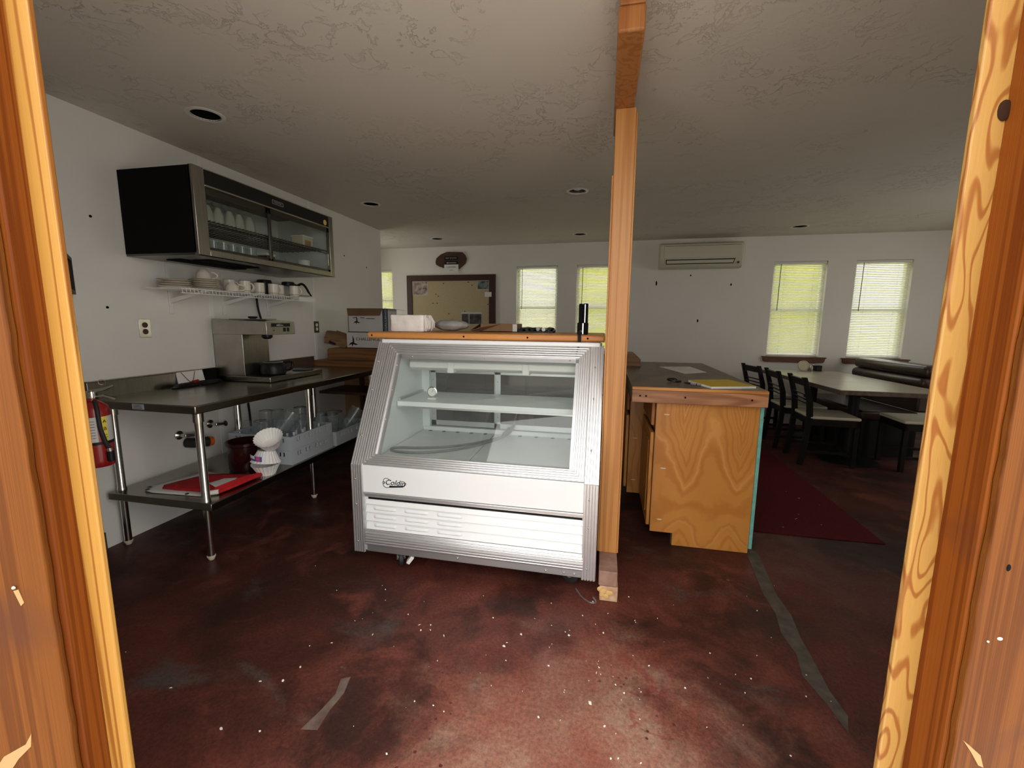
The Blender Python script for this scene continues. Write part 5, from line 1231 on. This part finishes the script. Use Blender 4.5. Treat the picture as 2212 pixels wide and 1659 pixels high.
MB().box(.289, .2935, 2.70, 3.09, .165, .62).build('raised_field', 'ply', d_, bevel=.003)
MB().box(.868, .886, 2.597, 4.24, .03, .875).build('drywall_back', 'teal', kc, bevel=.001)
k2 = thing('base_cabinet', 'varnished base cabinet stepped forward beyond the near serving counter cabinet', 'cabinet', (.53, 3.45, 0))
sp = MB().extr([(.205, 3.178, .085), (.205, 3.178, .885), (.866, 3.178, .885), (.866, 3.178, .001), (.33, 3.178, .001), (.33, 3.178, .085)], (0, .019, 0)).build('side_panel', 'ply', k2, bevel=.0015)
for z in (.50, .185): MB().lathe([(0, -.0002), (.015, -.0002), (.014, .001), (0, .001)], (.25, 3.178, z), 16, Matrix(((1, 0, 0), (0, 0, -1), (0, .25, 0)))).build('dowel_plug', 'cream', sp)
MB().box(.215, .862, 3.198, 3.73, .09, .874).build('body', 'plydark', k2)
MB().box(.18, .202, 3.20, 3.72, .12, .665).build('door', 'ply', k2, bevel=.004)
MB().box(.18, .202, 3.20, 3.72, .70, .86).build('drawer', 'post_dark', k2, bevel=.006)

SZ = WT + .0012
o = MB().extr([(.459, 3.777, SZ), (.713, 3.854, SZ), (.759, 3.44, SZ), (.582, 3.30, SZ)], (0, 0, .0012)).build('paper_sheet', 'paper', None, smooth=False, loc=(.62, 3.6, SZ)); tag(o, 'white printed paper sheet lying on the serving counter', 'paper')
for k in range(7):
    t = .14 + .1 * k
    a = Vector((.459, 3.777, 0)).lerp(Vector((.582, 3.30, 0)), t); b = Vector((.713, 3.854, 0)).lerp(Vector((.759, 3.44, 0)), t)
    p, q = a.lerp(b, .15), a.lerp(b, .85 - .12 * (k % 3)); n = Vector((.004, -.010, 0))
    MB().extr([p + Vector((0, 0, SZ + .0014)), q + Vector((0, 0, SZ + .0014)), q + n + Vector((0, 0, SZ + .0014)), p + n + Vector((0, 0, SZ + .0014))], (0, 0, .0003)).build('print_line', 'alu_dull', o, smooth=False)
nb = thing('notebook', 'yellow covered paper notebook at the near edge of the serving counter', 'notebook', (.69, 2.75, SZ))
q = [Vector(p) for p in ((.525, 2.850, 0), (.598, 2.575, 0), (.852, 2.655, 0), (.778, 2.935, 0))]
MB().extr([p + Vector((0, 0, SZ)) for p in q], (0, 0, .011)).build('pages', 'paper', nb, smooth=False)
c = sum(q, Vector()) / 4
MB().extr([c + (p - c) * 1.012 + Vector((0, 0, SZ + .0115)) for p in q], (0, 0, .002)).build('cover', 'yellow', nb, bevel=.0008)
ky = thing('key_bunch', 'small bunch of black keys on the serving counter', 'keys', (.433, 2.818, SZ))
MB().ball((.425, 2.83, SZ + .013), .026, 14, 10, (1.25, .8, .45)).build('key_fob', 'black', ky)
MB().box(.43, .475, 2.79, 2.812, SZ + .001, SZ + .012, (0, 0, .5)).build('key_head', 'black', ky, bevel=.004)
MB().tube([(.430 + .014 * math.cos(t), 2.80 + .014 * math.sin(t), SZ + .010 + .004 * math.sin(t * 2)) for t in [2 * PI * i / 16 for i in range(16)]], .0022, 6, closed=True).build('ring', 'chrome', ky)
MB().box(.415, .455, 2.775, 2.787, SZ + .001, SZ + .0035, (0, 0, -.4)).build('blade', 'chrome', ky)
pn = thing('pen', 'silver and black pen beside the yellow notebook', 'pen', (.53, 2.70, SZ))
a, b = Vector((.486, 2.752, SZ + .006)), Vector((.566, 2.665, SZ + .006)); d = (b - a).normalized()
MB().tube([a + d * .045, b], .0055, 10).build('barrel', 'alu', pn)
MB().tube([a, a + d * .045], [.003, .005], 10).build('grip', 'black', pn)
MB().tube([b - d * .035, b - d * .030], .0062, 10).build('band', 'black', pn)

# ------------------------------------------------------------------ back wall fittings
def bpoly(mb, pts, o0, o1):
    return mb.extr([bw(s, o0, z) for s, z in pts], bw(0, o1, 0) - bw(0, o0, 0))
def brect(s0, s1, z0, z1, o0, o1): return bpoly(MB(), [(s0, z0), (s1, z0), (s1, z1), (s0, z1)], o0, o1)
def bmtx(s, o_, z): return face_mtx(bw(s, o_, z), bw(1, 0, 0) - bw(0, 0, 0), (0, 0, 1))
nbd = thing('notice_board', 'large tan notice board in a dark red-brown frame on the back wall', 'notice board', bw(-2.33, 0, 1.0), RZB)
brect(-2.98, -1.70, 1.08, 1.95, .002, .014).build('cork_sheet', 'cork', nbd)
for a in ((-3.05, -2.965, 1.02, 2.025), (-1.712, -1.612, 1.02, 2.025), (-2.965, -1.712, 1.938, 2.025), (-2.965, -1.712, 1.02, 1.09)): brect(*a, .002, .03).build('frame_rail', 'darkframe', nbd, bevel=.003)
for (s, z) in ((-2.44, 1.90), (-2.04, 1.915), (-1.98, 1.87), (-2.57, 1.74), (-2.53, 1.71), (-2.62, 1.60), (-2.55, 1.60), (-1.73, 1.585), (-2.36, 1.44), (-2.1, 1.48)):
    mb = MB(); mb.ball(bw(s, .015, z), .009, 8, 6, (1, .5, .8)); mb.build('push_pin', 'blackmatte', nbd)
def pinned(name, lab, s0, s1, z0, z1, m, border=True, off=.0155):
    t = thing(name, lab, 'photograph' if m.startswith('photo') else 'card', bw((s0 + s1) / 2, off, z0), RZB)
    brect(s0, s1, z0, z1, off, off + .0015).build('sheet', 'whitecard' if border else m, t, smooth=False)
    if border: brect(s0 + .008, s1 - .008, z0 + .008, z1 - .008, off + .0016, off + .0024).build('image', m, t, smooth=False)
    return t
pinned('pinned_photo', 'sepia photo print pinned at the top left corner of the notice board', -2.965, -2.70, 1.725, 1.935, 'photo_a')
pinned('pinned_photo', 'dark green landscape photo at the top right corner of the notice board', -1.90, -1.712, 1.80, 1.94, 'photo_b')
pinned('pinned_card', 'small white card pinned on the right frame rail of the notice board', -1.775, -1.67, 1.695, 1.765, 'paper', False, .0315)
t = pinned('pinned_photo', 'pair of dark photos on white paper at the lower right of the notice board', -2.155, -1.825, 1.28, 1.47, 'photo_c')
brect(-2.035, -2.025, 1.28, 1.455, .0182, .0190).build('white_divider', 'whitecard', t, smooth=False)
brect(-2.155, -1.825, 1.440, 1.47, .0182, .0190).build('white_margin', 'whitecard', t, smooth=False)
sg = thing('restroom_sign', 'dark oval wooden rest room sign on the back wall above the notice board', 'sign', bw(-2.31, 0, 2.12), RZB)
bpoly(MB(), [(-2.565, 2.215), (-2.55, 2.275), (-2.48, 2.33), (-2.38, 2.365), (-2.25, 2.36), (-2.13, 2.355), (-2.085, 2.315), (-2.06, 2.255), (-2.085, 2.19), (-2.14, 2.145), (-2.19, 2.11), (-2.42, 2.125), (-2.50, 2.15), (-2.555, 2.18)], .002, .028).build('slab', 'brownslab', sg, bevel=.006)
lp = brect(-2.412, -2.200, 2.245, 2.295, .0285, .034).build('name_plate', 'black', sg)
text('plate_text', 'REST ROOMS', .030, 'alu_dull', lp, bmtx(-2.306, .0343, 2.270), .0006)
lp = brect(-2.412, -2.200, 2.180, 2.222, .0285, .034).build('arrow_plate', 'black', sg)
bpoly(MB(), [(-2.385, 2.201), (-2.355, 2.213), (-2.357, 2.205), (-2.225, 2.205), (-2.225, 2.197), (-2.357, 2.197), (-2.355, 2.189)], .0343, .0350).build('arrow', 'whitecard', lp, smooth=False)
lp = brect(-2.418, -2.190, 2.055, 2.178, .0290, .0305).build('paper_note', 'paper', sg, smooth=False)
text('note_text', 'CUSTOMERS', .028, 'black', lp, bmtx(-2.304, .0310, 2.138), .0004)
text('note_text', 'ONLY', .022, 'black', lp, bmtx(-2.304, .0310, 2.093), .0004)
ac = thing('air_conditioner', 'cream wall mounted split air conditioner on the back wall', 'air conditioner', bw(1.18, 0, 2.04), RZB)
mb = MB()
prof = [(.002, 2.365), (.15, 2.365), (.195, 2.345), (.205, 2.25), (.20, 2.165), (.175, 2.08), (.13, 2.045), (.002, 2.045)]
mb.extr([bw(.685, o_, z) for o_, z in prof], bw(1.695, 0, 0) - bw(.685, 0, 0)); mb.build('body', 'ac', ac, bevel=.012, seg=3)
mb = MB(); mb.extr([bw(.735, o_, z) for o_, z in ((.19, 2.335), (.203, 2.335), (.213, 2.25), (.207, 2.172), (.195, 2.172))], bw(1.672, 0, 0) - bw(.735, 0, 0)); fpn = mb.build('front_panel', 'ac', ac, bevel=.004)
brect(.745, 1.66, 2.318, 2.322, .203, .207).build('panel_groove', 'brownslab', fpn)
mb = MB(); mb.extr([bw(.76, .204, 2.150), bw(1.60, .204, 2.150), bw(1.58, .186, 2.092), bw(.765, .186, 2.092)], bw(0, .004, 0) - bw(0, 0, 0)); ot = mb.build('air_outlet', 'black', ac)
mb = MB(); mb.extr([bw(.772, .209, 2.138), bw(1.585, .209, 2.138), bw(1.572, .194, 2.100), bw(.772, .194, 2.100)], bw(0, .006, 0) - bw(0, 0, 0)); mb.build('outlet_vane', 'ac', ot, bevel=.002)
for s in (.95, 1.13, 1.32): brect(s - .006, s + .006, 2.136, 2.15, .21, .214).build('vane_clip', 'black', ot)
brect(1.625, 1.650, 2.09, 2.115, .188, .194).build('indicator', 'brownslab', ac)
brect(.765, .79, 2.198, 2.203, .210, .213).build('badge', 'alu_dull', fpn)
brect(1.62, 1.655, 2.215, 2.222, .208, .212).build('badge', 'alu_dull', fpn)

# blinds
def blind(i, lab, zbot=None, wand=True):
    s0, s1, z0, z1 = WIN[i]
    zb = z0 + .012 if zbot is None else zbot
    t = thing('window_blind', lab, 'blind', bw((s0 + s1) / 2, -.03, z0), RZB, group='white slat blinds on the back wall windows')
    a, b = s0 + .010, s1 - .012
    mb = MB(); bwbox(mb, a - .004, b + .006, -.05, -.012, z1 - .032, z1 - .002); mb.build('head_rail', 'white_plastic', t, bevel=.003)
    mb = MB(); z = z1 - .045; n = 0; th_ = math.radians(40); hw = .0125
    while z > zb + .022:
        dz, do = hw * math.sin(th_), hw * math.cos(th_)
        p = [(-.03 - do, z + dz), (-.03 + do * .1 + .002, z + .0016), (-.03 + do, z - dz)]
        for k in range(2):
            q = [bw(a, p[k][0], p[k][1]), bw(b, p[k][0], p[k][1]), bw(b, p[k + 1][0], p[k + 1][1]), bw(a, p[k + 1][0], p[k + 1][1])]
            mb.quad(*q)
        z -= .0212; n += 1
    bmesh.ops.remove_doubles(mb.bm, verts=mb.bm.verts, dist=.0001)
    mb.build('slats', 'slat', t, smooth=False, recalc=False)
    mb = MB(); bwbox(mb, a, b, -.042, -.018, zb, zb + .014); mb.build('bottom_rail', 'white_plastic', t, bevel=.003)
    for k in (.22, .78):
        s = a + (b - a) * k
        MB().tube([bw(s, -.017, z1 - .03), bw(s, -.017, zb + .01)], .0012, 5).build('ladder_cord', 'white_plastic', t)
    if wand: MB().tube([bw(a + .075, -.006, z1 - .03), bw(a + .07, -.004, z1 - .62)], .0045, 6).build('tilt_wand', 'cord', t)
blind(0, 'white slat blind on the narrow window at the far left of the back wall', wand=False)
blind(1, 'white slat blind on the window right of the notice board')
blind(2, 'raised white slat blind on the window beside the wooden post', 1.045)
blind(3, 'white slat blind on the window above the dining table')
blind(4, 'white slat blind on the window above the booth bench')

# ------------------------------------------------------------------ ceiling lights
LIT = [(-2.195, 2.165, 'recessed ceiling light above the wall cabinet'), (-2.255, 4.01, 'recessed ceiling light above the back counter'), (-.272, 3.943, 'recessed ceiling light with a visible bulb near the wooden post'),
       (-2.285, 5.80, 'recessed ceiling light nearest the notice board'), (-.351, 5.80, 'recessed ceiling light in front of the window beside the post'), (2.155, 5.76, 'recessed ceiling light over the dining table')]
cut = []
for x, y, lab in LIT:
    c = MB().lathe([(0, -.05), (.0735, -.05), (.0735, .2), (0, .2)], (x, y, ZC), 32).build('cutter', 'black')
    m_ = ce.modifiers.new('hole', 'BOOLEAN'); m_.operation = 'DIFFERENCE'; m_.object = c; m_.solver = 'EXACT'; cut.append(c)
bpy.context.view_layer.update()
me = bpy.data.meshes.new_from_object(ce.evaluated_get(bpy.context.evaluated_depsgraph_get()))
ce.modifiers.clear(); ce.data = me; me.name = 'ceiling'
for c in cut: bpy.data.objects.remove(c)
for k, (x, y, lab) in enumerate(LIT):
    t = thing('recessed_light', lab, 'ceiling light', (x, y, ZC), group='recessed ceiling lights')
    MB().lathe([(.071, .004), (.073, -.004), (.082, -.006), (.096, -.002), (.097, -.0005), (.074, -.0005)], (x, y, ZC), 36).build('trim_ring', 'white_plastic', t)
    MB().lathe([(.072, -.002), (.072, .03), (.066, .092), (0, .095)], (x, y, ZC), 28).build('baffle', 'blackmatte' if k != 2 else 'steel', t)
    if k in (2, 4): MB().lathe([(0, .012), (.030, .014), (.045, .030), (.042, .05), (.02, .09), (0, .09)], (x, y, ZC), 20).build('bulb', 'bulb', t)

# ------------------------------------------------------------------ dining corner
dt = thing('dining_table', 'long grey-beige topped dining table under the right windows', 'dining table', (2.42, 5.1, 0), math.radians(3))
TP = [Vector(p) for p in ((1.955, 6.03, .762), (2.045, 4.255, .762), (2.90, 4.215, .762), (2.80, 5.95, .762))]
c = sum(TP, Vector()) / 4
MB().extr([p - Vector((0, 0, .0045)) for p in TP], (0, 0, .0045)).build('laminate_top', 'laminate', dt, smooth=False)
MB().extr([p - Vector((0, 0, .042)) for p in TP], (0, 0, .0370)).build('tabletop_edge', 'darkedge', dt, bevel=.003)
for x, y in ((2.40, 4.74), (2.38, 5.55)):
    MB().lathe([(0, .0005), (.25, .0005), (.25, .008), (.20, .022), (.06, .04), (.05, .055), (0, .055)], (x, y, 0), 36).build('pedestal_base', 'black', dt)
    MB().lathe([(0, .05), (.045, .05), (.045, .70), (0, .70)], (x, y, 0), 20).build('pedestal_column', 'black_wood', dt)
    MB().box(x - .2, x + .2, y - .03, y + .03, .70, .72).box(x - .03, x + .03, y - .2, y + .2, .70, .72).build('top_bracket', 'black', dt)
def chair(x, y, rz, lab, first=[None]):
    if first[0] is None:
        t = thing('dining_chair', lab, 'chair', (0, 0, 0), group='black chairs around the dining table')
        MB().box(-.195, .225, -.205, .205, .448, .478).build('seat', 'cream', t, bevel=.012, seg=3)
        MB().box(-.19, .215, -.195, -.172, .385, .447).box(-.19, .215, .172, .195, .385, .447).box(.192, .215, -.195, .195, .385, .447).box(-.19, -.168, -.195, .195, .385, .447).build('seat_frame', 'black_wood', t, bevel=.003)
        for s_ in (-1, 1):
            MB().box(.182, .218, s_ * .184 - .018, s_ * .184 + .018, .0005, .386).build('leg', 'black_wood', t, bevel=.004)
            y0 = s_ * .186
            mb = MB(); w_ = .018
            P_ = [(-.235, .0005), (-.205, .25), (-.19, .45), (-.205, .62), (-.255, .80), (-.268, .838)]
            R_ = []
            for (px, pz) in P_:
                e = .024 if pz < .7 else .02
                R_.append(mb.verts([(px - e, y0 - w_, pz), (px + e, y0 - w_, pz), (px + e, y0 + w_, pz), (px - e, y0 + w_, pz)]))
            for A, B in zip(R_, R_[1:]):
                for k in range(4): mb.face([A[k], A[(k + 1) % 4], B[(k + 1) % 4], B[k]])
            mb.face(R_[0][::-1]); mb.face(R_[-1])
            mb.build('back_leg', 'black_wood', t, bevel=.004)
        MB().box(-.262, -.240, -.175, .175, .752, .822, (0, -.27, 0)).build('top_rail', 'black_wood', t, bevel=.004)
        for k in range(3): MB().box(-.215 - .008 * k - .006, -.215 - .008 * k + .006, -.17, .17, .585 + .040 * k, .597 + .040 * k, (0, -.2, 0)).build('back_slat', 'black_wood', t, bevel=.002)
        for s_ in (-1, 1): MB().box(-.20, .19, s_ * .184 - .009, s_ * .184 + .009, .12, .145).build('stretcher', 'black_wood', t)
        first[0] = t; t.location = (x, y, 0); t.rotation_euler = (0, 0, rz); return t
    return dup(first[0], (x, y, 0), rz, lab)
chair(2.12, 4.665, -.04, 'black slat backed chair nearest the doorway on the left of the dining table')
chair(2.085, 5.215, -.02, 'black slat backed chair in the middle on the left of the dining table')
chair(2.03, 5.815, .18, 'black slat backed chair farthest back on the left of the dining table')
chair(2.90, 4.64, PI - .03, 'chair with a cream seat in front of the booth bench, right of the table')
bb = thing('booth_bench', 'dark brown vinyl booth bench with two padded back rolls', 'bench', (2.95, 5.5, 0), math.radians(4))
MB().box(2.53, 3.06, 4.93, 6.10, .375, .47, (0, 0, math.radians(3)), (2.8, 5.5, 0)).build('seat', 'brownvinyl', bb, bevel=.03, seg=4)
MB().box(2.56, 3.06, 4.95, 6.09, .001, .374, (0, 0, math.radians(3)), (2.8, 5.5, 0)).build('base', 'black', bb)
R3 = math.radians(3)
MB().box(3.02, 3.20, 4.93, 6.10, .47, .70, (0, 0, R3), (2.8, 5.5, 0)).build('back_panel', 'brownvinyl', bb, bevel=.02, seg=3)
MB().box(3.03, 3.22, 4.92, 6.08, .70, .815, (0, 0, R3), (2.8, 5.5, 0)).build('back_roll', 'brownvinyl', bb, bevel=.05, seg=5)
MB().box(3.05, 3.25, 4.92, 6.08, .815, .935, (0, 0, R3), (2.8, 5.5, 0)).build('back_roll', 'brownvinyl', bb, bevel=.05, seg=5)
TZ = .7625
o = MB().lathe([(0, -.012), (.055, -.012), (.062, -.008), (.062, .008), (.055, .012), (.048, .006), (0, .006)], (2.41, 5.93, TZ + .062), 28, (PI / 2 - .12, 0, 0)).build('round_tin', 'cream', None, loc=(2.41, 5.93, TZ)); tag(o, 'round pale tin propped on its edge on the dining table', 'tin')
o = MB().lathe([(0, 0), (.034, 0), (.036, .004), (.036, .075), (.033, .078), (.030, .07), (0, .066)], (2.50, 5.95, TZ), 24).build('metal_cup', 'chrome', None, loc=(2.50, 5.95, TZ)); tag(o, 'small shiny metal cup on the dining table between tin and black box', 'cup')
o = MB().box(2.545, 2.61, 5.91, 5.98, TZ + .0005, TZ + .07).build('napkin_box', 'black', None, bevel=.004, loc=(2.58, 5.945, TZ)); tag(o, 'small black box on the dining table beside the metal cup', 'box')
o = MB().box(.93, 1.735, 2.90, 4.95, .001, .008, (0, 0, -.004)).build('floor_mat', 'rug', None, bevel=.003, loc=(1.33, 3.9, 0)); tag(o, 'dark red runner mat on the floor right of the serving counter', 'rug')

# paint chips and crumbs scattered over the concrete
rn = random.Random(21); mb = MB()
def chip(x, y, r):
    n = rn.choice((4, 5, 6)); a0_ = rn.uniform(0, 6); e = rn.uniform(.35, 1); rz = rn.uniform(0, 3)
    pts = []
    for k in range(n):
        a = a0_ + 2 * PI * k / n; rr = r * rn.uniform(.6, 1.2); px, py = rr * math.cos(a), rr * e * math.sin(a)
        pts.append((x + px * math.cos(rz) - py * math.sin(rz), y + px * math.sin(rz) + py * math.cos(rz), .0006))
    mb.extr(pts, (rn.uniform(-.001, .001), 0, rn.uniform(.0012, .003)))
spots = [(-1.02, 1.82), (-.75, 1.62), (-.70, 1.63), (-.69, 1.60), (-.92, 1.52), (-1.06, 1.44), (-.62, 1.58), (-1.10, 1.30), (-1.12, 1.23), (-1.20, 1.21), (-1.18, 1.02), (-1.05, 1.04), (-.35, 1.60), (-.3, 1.66), (.02, 1.52), (.09, 1.48), (.12, 1.45), (.0, 1.38), (.22, 1.60), (.34, 1.52), (-.1, 1.7), (.05, 1.3), (.37, 1.12), (.42, 1.06), (.5, 1.10), (.32, 1.08), (.30, .98), (.62, 1.0), (.65, 1.12)]
for x, y in spots: chip(x, y, rn.uniform(.0035, .0075))
for k in range(110):
    x, y = rn.gauss(-.15, .55), rn.gauss(1.55, .33)
    if y > .95 and -1.9 < x < 1.2 and not (-1.3 < x < .02 and y > 1.98): chip(x, y, abs(rn.gauss(.0014, .0013)) + .0010)
tag(mb.build('paint_chips', 'chips', smooth=False), 'pale paint chips and crumbs scattered over the red concrete floor', 'debris', kind='stuff')
mb = MB()
for k in range(14):
    x, y, r = rn.uniform(1.0, 1.65), rn.uniform(2.98, 3.9), rn.uniform(.0015, .004)
    mb.extr([(x - r * 2, y, .0085), (x, y - r * .6, .0085), (x + r * 2, y + .002, .0085), (x, y + r * .6, .0085)], (0, 0, .001))
tag(mb.build('mat_crumbs', 'chips', smooth=False), 'tiny pale crumbs on the dark red runner mat', 'debris', kind='stuff')
MB().tube(smooth_path([(-.09, 2.02, .012), (-.06, 1.975, .004), (-.02, 1.94, .003), (.01, 1.945, .004), (-.005, 1.97, .012), (.012, 1.955, .006)], 4), .004, 6).build('cellophane_scrap', 'jar', None, loc=(-.03, 1.96, 0))
tag(bpy.data.objects['cellophane_scrap'], 'twisted cellophane scrap on the floor between the case and the post', 'litter')
